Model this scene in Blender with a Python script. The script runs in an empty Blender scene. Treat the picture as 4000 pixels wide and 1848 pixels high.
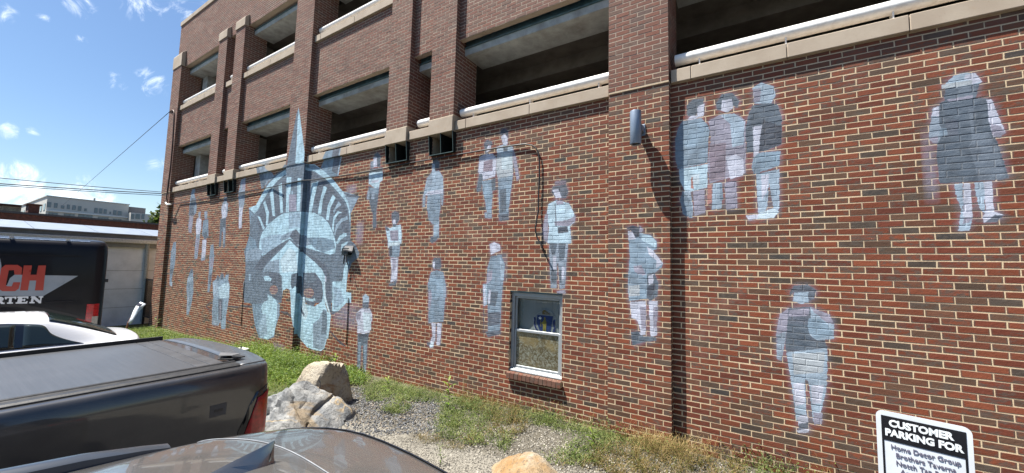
import bpy, bmesh, math, random
import numpy as np
from mathutils import Vector, Matrix
random.seed(7); RNG = np.random.default_rng(11)
R = math.radians
scene = bpy.context.scene

# ------------------------------------------------------------------ camera, world, sun, exposure
W0, H0 = 4000.0, 1848.0
FPX, YAW, PITCH, ROLL = 1500.5, R(32.124), R(4.5345), R(1.3806)
DIST = 5.357                       # metres from the lens to the brick wall (the plane y = 0); z = 0 is lens height
def cam_axes():
    cy, sy, cp, sp = math.cos(YAW), math.sin(YAW), math.cos(PITCH), math.sin(PITCH)
    f = Vector((-sy*cp, cy*cp, sp)); r = Vector((cy, sy, 0)); u = r.cross(f)
    cr, sr = math.cos(ROLL), math.sin(ROLL)
    return r*cr + u*sr, u*cr - r*sr, f
CR, CU, CF = cam_axes()
cd = bpy.data.cameras.new('camera'); cam = bpy.data.objects.new('camera', cd); scene.collection.objects.link(cam)
cd.sensor_width = 36; cd.lens = FPX/W0*36; cd.clip_start = .02; cd.clip_end = 3000
cam.matrix_world = Matrix(((CR.x, CU.x, -CF.x, 0), (CR.y, CU.y, -CF.y, -DIST), (CR.z, CU.z, -CF.z, 0), (0, 0, 0, 1)))
scene.camera = cam
SUNV = Vector((-1.58, -1.0, 4.05)).normalized()
sd = bpy.data.lights.new('sun', 'SUN'); sun = bpy.data.objects.new('sun', sd); scene.collection.objects.link(sun)
sd.energy = 5.0; sd.angle = R(.53); sd.color = (1, .955, .88)
sun.rotation_euler = SUNV.to_track_quat('Z', 'Y').to_euler(); sun.location = (-10, -10, 30)
world = bpy.data.worlds.new('World'); scene.world = world; world.use_nodes = True
scene.view_settings.view_transform = 'Standard'; scene.view_settings.look = 'None'
scene.view_settings.gamma = 1; scene.view_settings.use_curve_mapping = False
scene.view_settings.exposure = 1.5
scene.cycles.max_bounces = 6; scene.cycles.diffuse_bounces = 3; scene.cycles.glossy_bounces = 4
scene.cycles.transparent_max_bounces = 12; scene.cycles.caustics_reflective = False; scene.cycles.caustics_refractive = False
scene.cycles.sample_clamp_indirect = 6

def ray(x, y):
    return CF + CR*((x - W0/2)/FPX) - CU*((y - H0/2)/FPX)
def wallpt(x, y, d=0.):            # photo pixel -> (X, Z) on the wall plane standing d metres proud
    v = ray(x, y); t = (DIST - d)/v.y
    return v.x*t, v.z*t

# ------------------------------------------------------------------ node helpers
class NT:
    def __init__(s, nt): s.nt = nt; nt.nodes.clear()
    def n(s, t, **kw):
        nd = s.nt.nodes.new(t)
        for k, v in kw.items():
            if k == 'ins':
                for a, b in v.items():
                    if isinstance(b, bpy.types.NodeSocket): s.nt.links.new(b, nd.inputs[a])
                    else: nd.inputs[a].default_value = b
            else: setattr(nd, k, v)
        return nd
    def math(s, op, a, b=None, c=None, clamp=False):
        nd = s.n('ShaderNodeMath', operation=op); nd.use_clamp = clamp
        for i, v in enumerate((a, b, c)):
            if v is None: continue
            if isinstance(v, bpy.types.NodeSocket): s.nt.links.new(v, nd.inputs[i])
            else: nd.inputs[i].default_value = v
        return nd.outputs[0]
    def vmath(s, op, a, b=None):
        nd = s.n('ShaderNodeVectorMath', operation=op)
        for i, v in enumerate((a, b)):
            if v is None: continue
            if isinstance(v, bpy.types.NodeSocket): s.nt.links.new(v, nd.inputs[i])
            else: nd.inputs[i].default_value = v
        return nd.outputs['Value'] if op in ('DOT_PRODUCT', 'LENGTH', 'DISTANCE') else nd.outputs['Vector']
    def mix(s, f, a, b, blend='MIX'):
        nd = s.n('ShaderNodeMix', data_type='RGBA', blend_type=blend); nd.clamp_factor = True
        for i, v in ((0, f), (6, a), (7, b)):
            if isinstance(v, bpy.types.NodeSocket): s.nt.links.new(v, nd.inputs[i])
            else: nd.inputs[i].default_value = v if i == 0 else (tuple(v) + (1,))[:4]
        return nd.outputs[2]
    def ramp(s, f, stops, interp='LINEAR'):
        nd = s.n('ShaderNodeValToRGB'); cr = nd.color_ramp; cr.interpolation = interp
        cr.elements.remove(cr.elements[-1]); rgba = lambda c: (c, c, c, 1) if isinstance(c, (int, float)) else tuple(c) + (1,)
        cr.elements[0].position = stops[0][0]; cr.elements[0].color = rgba(stops[0][1])
        for p, c in stops[1:]: e = cr.elements.new(p); e.color = rgba(c)
        s.nt.links.new(f, nd.inputs[0]); return nd.outputs[0]
    def noise(s, vec, scale, detail=3, rough=.55, dist=0.):
        nd = s.n('ShaderNodeTexNoise'); nd.inputs['Scale'].default_value = scale
        nd.inputs['Detail'].default_value = detail; nd.inputs['Roughness'].default_value = rough
        nd.inputs['Distortion'].default_value = dist
        if vec is not None: s.nt.links.new(vec, nd.inputs['Vector'])
        return nd.outputs['Fac']
    def sstep(s, v, lo, hi):
        nd = s.n('ShaderNodeMapRange', interpolation_type='SMOOTHSTEP'); s.nt.links.new(v, nd.inputs[0])
        nd.inputs[1].default_value = lo; nd.inputs[2].default_value = hi; return nd.outputs[0]
    def mapping(s, vec, scale=(1, 1, 1), loc=(0, 0, 0)):
        nd = s.n('ShaderNodeMapping'); nd.inputs['Scale'].default_value = scale; nd.inputs['Location'].default_value = loc
        s.nt.links.new(vec, nd.inputs['Vector']); return nd.outputs[0]
    def bump(s, h, strength=.3, dist=.01):
        nd = s.n('ShaderNodeBump'); nd.inputs['Strength'].default_value = strength; nd.inputs['Distance'].default_value = dist
        s.nt.links.new(h, nd.inputs['Height']); return nd.outputs[0]

def new_mat(name):
    m = bpy.data.materials.new(name); m.use_nodes = True
    return m, NT(m.node_tree)
def finish(nt, color, rough=.8, metal=0., normal=None, spec=.5, **kw):
    b = nt.n('ShaderNodeBsdfPrincipled'); o = nt.n('ShaderNodeOutputMaterial')
    def st(k, v):
        if isinstance(v, bpy.types.NodeSocket): nt.nt.links.new(v, b.inputs[k])
        else: b.inputs[k].default_value = (tuple(v) + (1,))[:4] if isinstance(v, (tuple, list)) else v
    st('Base Color', color); st('Roughness', rough); st('Metallic', metal); st('Specular IOR Level', spec)
    if normal is not None: nt.nt.links.new(normal, b.inputs['Normal'])
    for k, v in kw.items(): st(k.replace('_', ' '), v)
    nt.nt.links.new(b.outputs[0], o.inputs[0]); return b
def simple(name, col, rough=.6, metal=0., var=.15, nscale=20., bump=.0, bscale=None, spec=.5, dirt=None, dirt_amt=.0, dscale=3., **kw):
    m, nt = new_mat(name)
    pos = nt.n('ShaderNodeTexCoord').outputs['Object']
    nz = nt.noise(pos, nscale, 4, .6)
    dark = tuple(c*(1 - var) for c in col); lite = tuple(min(1, c*(1 + var)) for c in col)
    c = nt.mix(nt.sstep(nz, .3, .7), dark, lite)
    if dirt is not None:
        c = nt.mix(nt.math('MULTIPLY', nt.sstep(nt.noise(pos, dscale, 6, .65), .42, .75), dirt_amt), c, dirt)
    nrm = None
    if bump: nrm = nt.bump(nt.noise(pos, bscale or nscale*2, 5, .6), bump, .004)
    rr = nt.math('MULTIPLY_ADD', nz, .18, rough - .09) if rough > .12 else rough
    finish(nt, c, rr, metal, nrm, spec, **kw)
    return m

# ------------------------------------------------------------------ sky with a few wisps of cloud
def build_world():
    nt = NT(world.node_tree)
    sky = nt.n('ShaderNodeTexSky', sky_type='NISHITA'); sky.sun_disc = False
    sky.sun_elevation = math.asin(SUNV.z); sky.sun_rotation = math.atan2(SUNV.x, SUNV.y)
    sky.altitude = 50; sky.air_density = 1.0; sky.dust_density = .8; sky.ozone_density = 1.6
    d = nt.n('ShaderNodeTexCoord').outputs['Generated']
    clouds = [(10, 40, .035, 1.), (160, 62, .018, .8), (318, 15, .04, .9), (545, 8, .07, .85), (620, 28, .045, 1.), (725, 35, .05, .9), (795, 8, .05, .9),
              (310, 160, .018, .7), (470, 325, .03, .9), (615, 318, .045, .9), (575, 350, .02, .6), (8, 500, .03, 1.), (103, 508, .018, .8),
              (600, 632, .05, .9), (330, 700, .03, .3), (60, 740, .085, .9), (130, 755, .06, .9), (235, 772, .055, 1.1), (300, 780, .06, 1.2), (360, 795, .05, 1.), (410, 808, .035, .8)]
    up = nt.mapping(d, (1, 1, 2.4))
    wn = nt.n('ShaderNodeTexNoise'); wn.inputs['Scale'].default_value = 9; wn.inputs['Detail'].default_value = 4
    nt.nt.links.new(up, wn.inputs['Vector'])
    warp = nt.vmath('ADD', d, nt.vmath('MULTIPLY', nt.vmath('SUBTRACT', wn.outputs['Color'], (.5, .5, .5)), (.045, .045, .03)))
    tot = None
    for x, y, r, a in clouds:
        v = ray(x, y).normalized()
        dist = nt.vmath('DISTANCE', warp, tuple(v))
        a = a*(1. if y > 690 else .52)
        g = nt.math('MULTIPLY', nt.math('SUBTRACT', 1., nt.math('DIVIDE', dist, r*(.62 if y > 690 else .56)), clamp=True), a)
        tot = g if tot is None else nt.math('MAXIMUM', tot, g)
    wisp = nt.sstep(nt.noise(nt.mapping(d, (1, 1.6, 2.2), (3.1, .2, .7)), 7, 7, .62, .6), .66, .86)
    sx = nt.n('ShaderNodeSeparateXYZ'); nt.nt.links.new(d, sx.inputs[0])
    out = nt.sstep(sx.outputs[0], -.35, .35)          # scattered wisps go on over the rest of the sky
    fine = nt.noise(nt.mapping(d, (1, 1.5, 1.2), (.3, .1, 0)), 15, 8, .68, 1.6)
    m = nt.sstep(nt.math('ADD', tot, nt.math('MULTIPLY', nt.math('SUBTRACT', fine, .5), 2.6)), .10, 1.15)
    m = nt.math('MULTIPLY', m, nt.sstep(tot, .0, .25))
    m = nt.math('MAXIMUM', m, nt.math('MULTIPLY', wisp, nt.math('MULTIPLY', out, .22)))
    bgs = nt.n('ShaderNodeBackground'); bgs.inputs[1].default_value = .055
    # a little of the sky's own blue, lifted to what the photograph shows
    hs = nt.n('ShaderNodeHueSaturation'); hs.inputs['Saturation'].default_value = 1.16; hs.inputs['Value'].default_value = 1.04
    nt.nt.links.new(sky.outputs[0], hs.inputs['Color'])
    cc = nt.mix(nt.math('MULTIPLY', m, .72), hs.outputs[0], (11.5, 12.0, 12.6))
    nt.nt.links.new(cc, bgs.inputs[0])
    o = nt.n('ShaderNodeOutputWorld'); nt.nt.links.new(bgs.outputs[0], o.inputs[0])
build_world()

# ------------------------------------------------------------------ mesh helpers
COL = scene.collection
def link(o, parent=None):
    COL.objects.link(o)
    if parent is not None: o.parent = parent
    return o
def empty(name, loc=(0, 0, 0), rz=0.):
    o = bpy.data.objects.new(name, None); o.location = loc; o.rotation_euler = (0, 0, rz); o.empty_display_size = .2
    return link(o)
def tag(o, label=None, cat=None, group=None, kind=None):
    if label: o['label'] = label
    if cat: o['category'] = cat
    if group: o['group'] = group
    if kind: o['kind'] = kind
    return o
class MB:
    def __init__(s): s.v = []; s.f = []; s.m = []; s.mi = 0
    def quad(s, a, b, c, d):
        i = len(s.v); s.v += [tuple(a), tuple(b), tuple(c), tuple(d)]; s.f.append((i, i+1, i+2, i+3)); s.m.append(s.mi); return s
    def poly(s, pts):
        i = len(s.v); s.v += [tuple(p) for p in pts]; s.f.append(tuple(range(i, i+len(pts)))); s.m.append(s.mi); return s
    def box(s, x0, x1, y0, y1, z0, z1):
        i = len(s.v)
        s.v += [(x0,y0,z0),(x1,y0,z0),(x1,y1,z0),(x0,y1,z0),(x0,y0,z1),(x1,y0,z1),(x1,y1,z1),(x0,y1,z1)]
        for q in ((0,3,2,1),(4,5,6,7),(0,1,5,4),(1,2,6,5),(2,3,7,6),(3,0,4,7)): s.f.append(tuple(i+k for k in q)); s.m.append(s.mi)
        return s
    def prism(s, pts, axis, a0, a1):        # 2-D outline extruded along an axis ('x','y','z')
        n = len(pts); i = len(s.v)
        def P(p, a): return {'x': (a, p[0], p[1]), 'y': (p[0], a, p[1]), 'z': (p[0], p[1], a)}[axis]
        s.v += [P(p, a0) for p in pts] + [P(p, a1) for p in pts]
        s.f.append(tuple(range(i, i+n))); s.f.append(tuple(range(i+2*n-1, i+n-1, -1))); s.m += [s.mi]*2
        for k in range(n): s.f.append((i+k, i+(k+1) % n, i+n+(k+1) % n, i+n+k)); s.m.append(s.mi)
        return s
    def tube(s, pts, r, n=10, cap=True):
        pts = [Vector(p) for p in pts]; rr = r if isinstance(r, (list, tuple)) else [r]*len(pts)
        i0 = len(s.v); up = None
        for k, p in enumerate(pts):
            t = (pts[min(k+1, len(pts)-1)] - pts[max(k-1, 0)]).normalized()
            if up is None: up = Vector((0, 0, 1)) if abs(t.z) < .9 else Vector((1, 0, 0))
            a = t.cross(up).normalized(); b = a.cross(t).normalized(); up = b
            for j in range(n):
                th = 2*math.pi*j/n; s.v.append(tuple(p + (a*math.cos(th) + b*math.sin(th))*rr[k]))
        for k in range(len(pts)-1):
            for j in range(n):
                a_ = i0+k*n+j; b_ = i0+k*n+(j+1) % n; s.f.append((a_, a_+n, b_+n, b_)); s.m.append(s.mi)
        if cap:
            s.f.append(tuple(i0+j for j in range(n))); s.f.append(tuple(i0+(len(pts)-1)*n+j for j in reversed(range(n)))); s.m += [s.mi]*2
        return s
    def build(s, name, mats, parent=None, smooth=False, bevel=0., seg=2, subsurf=0, fix=True):
        me = bpy.data.meshes.new(name); me.from_pydata(s.v, [], s.f)
        mats = mats if isinstance(mats, (list, tuple)) else [mats]
        for m in mats: me.materials.append(m)
        me.polygons.foreach_set('material_index', [min(k, len(mats)-1) for k in s.m])
        if fix:
            bm = bmesh.new(); bm.from_mesh(me); bmesh.ops.remove_doubles(bm, verts=bm.verts, dist=1e-5)
            bmesh.ops.recalc_face_normals(bm, faces=bm.faces); bm.to_mesh(me); bm.free()
        if smooth: me.polygons.foreach_set('use_smooth', [True]*len(me.polygons))
        o = bpy.data.objects.new(name, me); link(o, parent)
        if bevel:
            b = o.modifiers.new('bevel', 'BEVEL'); b.width = bevel; b.segments = seg; b.limit_method = 'ANGLE'; b.angle_limit = R(35)
            b.harden_normals = False
        if subsurf:
            b = o.modifiers.new('sub', 'SUBSURF'); b.levels = subsurf; b.render_levels = subsurf
        return o
def smooth_by_angle(o, ang=35):
    me = o.data; me.polygons.foreach_set('use_smooth', [True]*len(me.polygons))
    bm = bmesh.new(); bm.from_mesh(me)
    for e in bm.edges:
        if len(e.link_faces) == 2 and e.calc_face_angle(0) > R(ang): e.smooth = False
    bm.to_mesh(me); bm.free(); return o
def mesh_np(name, verts, faces, mat, parent=None, attrs=None, uvs=None, smooth=False):
    """verts (n,3) float, faces (m,4) or (m,3) int"""
    me = bpy.data.meshes.new(name); k = faces.shape[1]
    me.vertices.add(len(verts)); me.vertices.foreach_set('co', verts.astype(np.float32).ravel())
    me.loops.add(faces.size); me.loops.foreach_set('vertex_index', faces.astype(np.int32).ravel())
    me.polygons.add(len(faces)); me.polygons.foreach_set('loop_start', np.arange(0, faces.size, k, dtype=np.int32))
    me.materials.append(mat)
    if uvs is not None:
        uv = me.uv_layers.new(name='UVMap'); uv.data.foreach_set('uv', uvs.astype(np.float32).ravel())
    for nm, (dom, arr) in (attrs or {}).items():
        a = me.attributes.new(nm, 'FLOAT', dom); a.data.foreach_set('value', arr.astype(np.float32))
    me.polygons.foreach_set('use_smooth', np.full(len(faces), bool(smooth)))
    me.update(calc_edges=True); me.validate()
    o = bpy.data.objects.new(name, me); link(o, parent); return o
# ------------------------------------------------------------------ the painted figures: flat paint on the bricks
RES = 200.; MX0, MX1, MZ0, MZ1 = -20.2, 2.7, -2.7, 4.9
MW, MH = int((MX1-MX0)*RES), int((MZ1-MZ0)*RES)
PAL = dict(K=(38, 52, 72), D=(62, 84, 102), E=(70, 84, 102), M=(100, 132, 154), B=(110, 148, 172), L=(158, 200, 218), S=(136, 168, 190),
           W=(178, 186, 206), V=(134, 132, 154), P=(124, 106, 124), G=(156, 170, 176), O=(172, 96, 72), X=(40, 40, 52), T=(84, 104, 122),
           U=(120, 144, 164), Q=(180, 208, 220), C=(170, 196, 204))
def lin(c): c = np.array(c)/255.; return np.where(c <= .04045, c/12.92, ((c+.055)/1.055)**2.4)
def crop(ox, oy, s, items): return [(k, [(ox+x*s, oy+y*s) for x, y in pts]) for k, pts in items]
def circ(cx, cy, rx, ry, n=18): return [(cx+rx*math.cos(2*math.pi*k/n), cy+ry*math.sin(2*math.pi*k/n)) for k in range(n)]
FIG = []
# woman in a long dark coat, far right
FIG.append(crop(3560, 260, .5546, [
 ('D', [(235,130),(300,60),(450,45),(480,120),(455,220),(540,225),(560,420),(610,540),(690,790),(200,825),(178,640),(185,520),(200,260),(235,240)]),
 ('S', [(210,150),(300,62),(390,42),(450,50),(500,105),(470,125),(215,158)]),('W', [(380,60),(450,45),(500,105),(430,125),(425,95),(370,92)]),
 ('G', [(212,128),(430,95),(430,125),(215,158)]),('T', [(330,150),(455,135),(455,215),(330,222)]),('V', [(250,235),(430,200),(430,222),(260,245)]),
 ('U', [(150,290),(195,280),(200,400),(215,480),(185,545),(122,510),(125,440),(138,380)]),('W', [(140,350),(160,290),(192,285),(195,350)]),('V', [(125,500),(185,490),(190,540),(150,540)]),
 ('W', [(530,232),(565,230),(660,455),(630,500),(575,495),(545,380)]),('V', [(555,400),(625,420),(665,465),(620,505),(575,490)]),
 ('T', [(400,300),(440,290),(440,480),(540,460),(600,550),(650,720),(670,785),(470,805),(450,700),(400,560),(430,520)]),
 ('E', [(240,380),(330,370),(330,480),(240,500)]),('M', [(200,440),(250,435),(255,480),(200,500)]),('D', [(345,300),(390,295),(400,420),(370,480),(330,480)]),
 ('S', [(300,828),(360,822),(365,1060),(430,1060),(410,1155),(330,1160),(350,1000),(320,930)]),('W', [(365,825),(415,822),(425,990),(430,1060),(365,1060)]),
 ('S', [(440,818),(510,812),(520,1040),(480,1000),(460,930)]),('W', [(512,812),(568,806),(580,1020),(655,1045),(600,1090),(510,1100),(500,1060),(522,1030)]),
 ('E', [(590,1045),(655,1045),(600,1095),(515,1100)]),('V', [(370,1060),(440,1065),(400,1100),(360,1110)])]))
# three people standing close together, upper right
FIG.append(crop(2620, 300, .8013, [
 ('M', [(60,215),(150,200),(185,240),(180,420),(35,450),(22,400),(22,300),(40,240)]),('D', [(78,140),(110,110),(160,108),(160,140),(130,145),(128,185),(82,195)]),
 ('W', [(130,145),(165,130),(160,190),(120,205),(80,210),(100,190),(130,188)]),('B', [(62,240),(150,215),(190,260),(180,330),(64,345)]),
 ('L', [(40,450),(180,425),(178,540),(95,560),(70,560),(45,510)]),('Q', [(95,480),(140,470),(140,520),(105,530)]),('O', [(100,490),(106,490),(112,545),(98,545)]),
 ('S', [(55,560),(95,555),(110,640),(105,690),(60,670)]),('M', [(60,560),(95,600),(108,650),(100,690),(60,670),(45,600)]),('V', [(110,560),(165,545),(168,660),(115,680)]),
 ('V', [(185,215),(240,185),(330,185),(365,215),(365,470),(190,520),(180,430),(195,300)]),('D', [(222,130),(250,85),(300,78),(335,120),(325,150),(300,140),(295,110),(250,115),(245,165),(225,160)]),
 ('W', [(250,115),(298,108),(305,150),(280,175),(245,165)]),('S', [(240,185),(310,178),(360,220),(355,330),(300,345),(290,230)]),('W', [(270,390),(320,380),(355,400),(355,480),(290,500)]),
 ('P', [(190,330),(270,320),(265,500),(190,510)]),('S', [(205,520),(245,515),(250,640),(200,650)]),('M', [(238,520),(252,518),(255,600),(240,605)]),('V', [(262,515),(320,508),(325,640),(270,650)]),('O', [(180,530),(198,525),(200,610),(178,625)]),
 ('D', [(400,140),(470,125),(520,135),(542,200),(540,330),(450,365),(370,370),(365,250),(380,180)]),('S', [(398,55),(440,28),(500,45),(512,90),(490,128),(410,132)]),
 ('V', [(400,60),(440,55),(435,120),(405,125)]),('W', [(400,245),(448,235),(448,300),(425,380),(405,400)]),('K', [(450,210),(540,240),(540,330),(430,365),(435,300)]),
 ('B', [(400,400),(430,370),(535,362),(530,435),(410,472),(395,450)]),('M', [(400,420),(440,400),(435,470),(405,475)]),
 ('S', [(415,475),(530,450),(530,640),(500,690),(500,640),(480,520),(470,640),(430,690),(425,640)]),('W', [(440,480),(480,475),(470,560),(445,600)]),
 ('W', [(365,675),(450,670),(460,690),(380,700)]),('Q', [(430,665),(500,640),(530,660),(500,688),(420,695)])]))
# walker in a vest, lower right
FIG.append(crop(2980, 1090, .8696, [
 ('E', [(112,130),(215,125),(250,190),(290,310),(230,340),(105,330),(100,290)]),('E', [(120,60),(140,30),(200,25),(240,50),(230,90),(205,100),(140,60),(125,75)]),
 ('S', [(140,62),(205,58),(205,105),(170,112),(135,100)]),('V', [(75,160),(115,130),(108,230),(85,370),(62,360),(60,240)]),('U', [(65,250),(105,235),(85,365),(62,355)]),
 ('S', [(215,125),(270,150),(320,200),(318,270),(240,275),(200,240),(215,190)]),('V', [(215,125),(300,160),(320,205),(290,200),(230,150)]),('B', [(205,175),(260,180),(300,215),(318,255),(240,270),(200,235)]),
 ('V', [(120,140),(210,130),(205,165),(115,170)]),('D', [(110,200),(200,205),(215,275),(280,290),(285,325),(180,320),(105,310)]),
 ('S', [(105,330),(290,310),(290,400),(285,500),(250,640),(225,640),(205,460),(190,450),(195,620),(150,640),(130,480)]),('G', [(130,335),(280,330),(270,420),(140,430)]),
 ('W', [(135,470),(185,465),(188,560),(145,570)]),('W', [(215,480),(275,475),(262,560),(222,560)]),('W', [(155,620),(200,605),(205,650),(160,660)]),('V', [(225,600),(268,600),(265,650),(230,655)]),('E', [(160,650),(205,645),(205,672),(160,678)]),
 ('W', [(148,680),(210,672),(205,690),(160,692)])]))
# man bending over a bag, on the wide pilaster
FIG.append(crop(2400, 860, .7038, [
 ('B', [(80,110),(140,70),(205,85),(235,120),(235,160),(215,170),(270,240),(265,260),(215,300),(210,430),(80,450),(75,330),(85,200)]),('K', [(65,45),(100,30),(140,40),(140,90),(110,100),(95,60)]),
 ('W', [(75,60),(100,65),(120,105),(78,110)]),('V', [(140,30),(160,50),(150,70),(138,70)]),('L', [(150,80),(205,88),(232,120),(230,155),(190,130),(150,110)]),
 ('W', [(180,145),(215,170),(270,240),(230,270),(235,225),(190,190)]),('V', [(105,255),(150,250),(175,300),(150,315),(110,285)]),('M', [(80,300),(150,300),(180,340),(180,380),(78,360)]),
 ('G', [(78,365),(140,360),(140,420),(80,425)]),('D', [(180,300),(220,290),(245,350),(240,420),(200,450),(178,430)]),('K', [(185,370),(225,350),(225,390),(200,430),(180,420)]),
 ('W', [(188,310),(218,300),(215,350),(190,360)]),('W', [(85,455),(175,450),(175,620),(150,640),(130,560),(95,540)]),('V', [(140,480),(175,480),(175,600),(150,600)]),
 ('W', [(190,450),(240,450),(235,640),(200,650),(195,540)]),('V', [(215,480),(242,480),(235,600),(215,600)]),
 ('D', [(92,620),(140,618),(160,645),(230,650),(232,668),(150,680),(100,695),(95,650)]),('W', [(135,625),(175,615),(175,635),(150,640)])]))
# person with a small black shoulder bag above the window
FIG.append(crop(2090, 690, .6494, [
 ('E', [(105,60),(185,45),(200,90),(185,130),(120,125),(100,95)]),('P', [(120,30),(185,25),(188,45),(120,52)]),('W', [(105,80),(140,75),(160,125),(125,130)]),
 ('L', [(80,165),(130,140),(205,160),(235,220),(240,270),(210,300),(220,400),(150,410),(75,400),(85,300),(68,240)]),('V', [(60,230),(78,225),(75,400),(55,380),(45,330)]),
 ('V', [(125,145),(160,140),(175,165),(130,170)]),('V', [(115,270),(190,262),(245,235),(240,270),(200,300),(120,295)]),('K', [(135,305),(195,300),(200,335),(140,342)]),
 ('E', [(118,160),(123,160),(130,300),(124,300)]),('U', [(85,400),(200,400),(190,500),(180,670),(148,680),(140,520),(132,520),(130,670),(95,670),(88,540)]),
 ('D', [(85,400),(135,400),(120,470),(100,470)]),('D', [(140,400),(185,400),(175,500),(145,510)]),('W', [(108,480),(128,480),(125,570),(108,570)]),('W', [(160,540),(178,540),(172,620),(160,620)]),
 ('D', [(95,560),(128,560),(130,640),(98,640)]),('D', [(145,560),(160,560),(160,640),(146,640)]),('V', [(130,690),(180,680),(185,705),(135,708)])]))
# couple under the cable
FIG.append(crop(1840, 490, .5251, [
 ('W', [(60,240),(100,215),(160,210),(190,240),(180,380),(85,410),(55,350)]),('E', [(98,130),(120,108),(158,120),(155,150),(125,140),(125,215),(105,210)]),('W', [(125,150),(148,145),(145,185),(110,205)]),
 ('D', [(62,360),(85,360),(88,400),(75,480),(45,500),(40,480)]),('B', [(82,415),(155,400),(160,520),(150,650),(118,650),(100,540),(85,480)]),('D', [(150,400),(182,390),(180,480),(155,490)]),
 ('U', [(100,650),(152,640),(155,690),(105,692)]),('P', [(95,270),(160,250),(160,340),(90,345)]),
 ('K', [(215,50),(240,25),(278,40),(275,90),(250,60),(222,80)]),('W', [(222,85),(248,62),(272,90),(270,140),(240,145)]),('S', [(190,160),(250,140),(310,160),(310,200),(195,210)]),
 ('G', [(195,205),(310,195),(312,370),(280,385),(200,395),(185,330)]),('C', [(225,210),(305,205),(305,330),(230,330)]),('V', [(310,160),(335,240),(360,390),(340,415),(325,330),(308,240)]),('D', [(240,150),(275,150),(270,195),(240,195)]),
 ('M', [(200,395),(312,370),(300,470),(278,600),(280,660),(210,670),(205,540)]),('D', [(215,480),(262,470),(262,640),(215,650)]),('B', [(262,440),(300,430),(285,600),(265,640)]),('E', [(200,665),(280,655),(280,705),(215,712)])]))
FIG.append(crop(1860, 920, .5792, [
 ('M', [(100,140),(170,130),(195,200),(180,330),(175,380),(160,640),(80,650),(78,470),(70,350),(75,220)]),('W', [(90,60),(120,45),(160,60),(165,100),(100,130)]),('S', [(160,150),(192,190),(185,300),(165,300)]),
 ('V', [(80,240),(110,235),(105,300),(70,330)]),('S', [(45,330),(72,325),(72,470),(50,475)]),('W', [(50,340),(62,340),(62,460),(52,460)]),('D', [(80,380),(150,375),(130,480),(90,470)]),('E', [(80,520),(160,515),(158,600),(82,610)]),
 ('E', [(60,650),(165,640),(165,665),(80,685)]),('W', [(85,370),(100,370),(92,460),(80,460)]),('X', [(49,475),(53,475),(54,660),(50,660)])]))
FIG.append(crop(1640, 980, .5534, [
 ('M', [(80,150),(120,135),(165,150),(185,260),(165,500),(60,510),(62,300),(55,240)]),('E', [(88,80),(100,50),(145,52),(152,110),(140,132),(95,125)]),('W', [(90,80),(105,75),(105,125),(92,120)]),
 ('B', [(70,190),(165,190),(165,330),(75,340)]),('M', [(75,360),(165,350),(162,500),(68,505)]),('V', [(62,280),(80,280),(85,330),(70,420),(60,420)]),('U', [(165,250),(185,250),(185,330),(168,330)]),
 ('W', [(82,510),(112,510),(108,640),(70,650),(90,600)]),('W', [(122,510),(155,508),(145,640),(120,650)]),('Q', [(65,655),(100,640),(95,680),(70,682)]),('W', [(115,645),(145,640),(142,665),(118,668)]),('E', [(50,650),(70,645),(80,660),(55,670)])]))
FIG.append(crop(1360, 1130, .46875, [
 ('W', [(75,190),(110,160),(180,160),(200,210),(200,260),(180,290),(180,360),(130,372),(75,360),(78,290),(62,240)]),('S', [(120,60),(145,40),(172,60),(175,100),(170,120),(125,115)]),('E', [(120,110),(170,105),(170,160),(130,165),(118,140)]),
 ('Q', [(120,190),(190,200),(190,340),(130,350)]),('V', [(65,200),(110,180),(100,260),(70,260)]),('D', [(80,370),(172,370),(160,440),(152,640),(125,650),(122,470),(110,470),(100,650),(75,640)]),
 ('M', [(85,440),(105,440),(98,600),(80,600)]),('M', [(130,460),(155,460),(148,620),(130,620)]),('K', [(85,372),(165,372),(160,400),(88,405)]),('U', [(75,630),(100,620),(98,660),(70,660)]),('U', [(122,640),(148,630),(146,690),(125,695)])]))
FIG.append(crop(1640, 600, .4979, [
 ('S', [(95,140),(150,135),(180,180),(185,290),(60,330),(30,320),(50,220)]),('D', [(100,60),(130,45),(155,70),(150,115),(115,115)]),('S', [(98,80),(115,85),(125,150),(95,150)]),('U', [(25,320),(45,310),(40,420),(20,420)]),('U', [(165,300),(185,290),(182,410),(168,400)]),
 ('W', [(60,300),(110,290),(180,285),(180,310),(110,320),(40,325)]),('U', [(55,190),(95,150),(95,230),(50,290)]),('M', [(60,325),(165,315),(160,440),(150,500),(150,660),(105,660),(108,560),(70,520),(55,420)]),('S', [(110,540),(148,540),(148,640),(108,640)]),
 ('D', [(85,655),(150,645),(130,680),(95,705),(80,690)])]))
FIG.append(crop(1490, 800, .4701, [
 ('L', [(35,180),(70,195),(110,175),(160,165),(168,240),(165,320),(60,335),(45,260)]),('E', [(85,70),(115,55),(145,70),(150,120),(115,185),(95,180),(85,110)]),('W', [(92,125),(115,120),(118,155),(95,160)]),('D', [(28,180),(50,185),(70,215),(45,220)]),
 ('V', [(70,215),(140,210),(140,300),(75,300)]),('C', [(52,315),(150,305),(150,335),(55,358)]),('K', [(65,345),(90,340),(88,430),(66,430)]),('M', [(88,342),(155,335),(148,430),(120,440),(70,435),(88,420)]),
 ('W', [(75,445),(140,440),(132,560),(128,630),(75,645),(85,560)]),('V', [(90,450),(120,450),(115,550),(92,560)]),('D', [(65,655),(100,650),(128,630),(120,660),(60,675)]),('E', [(100,630),(125,625),(120,650),(102,655)])]))
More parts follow.
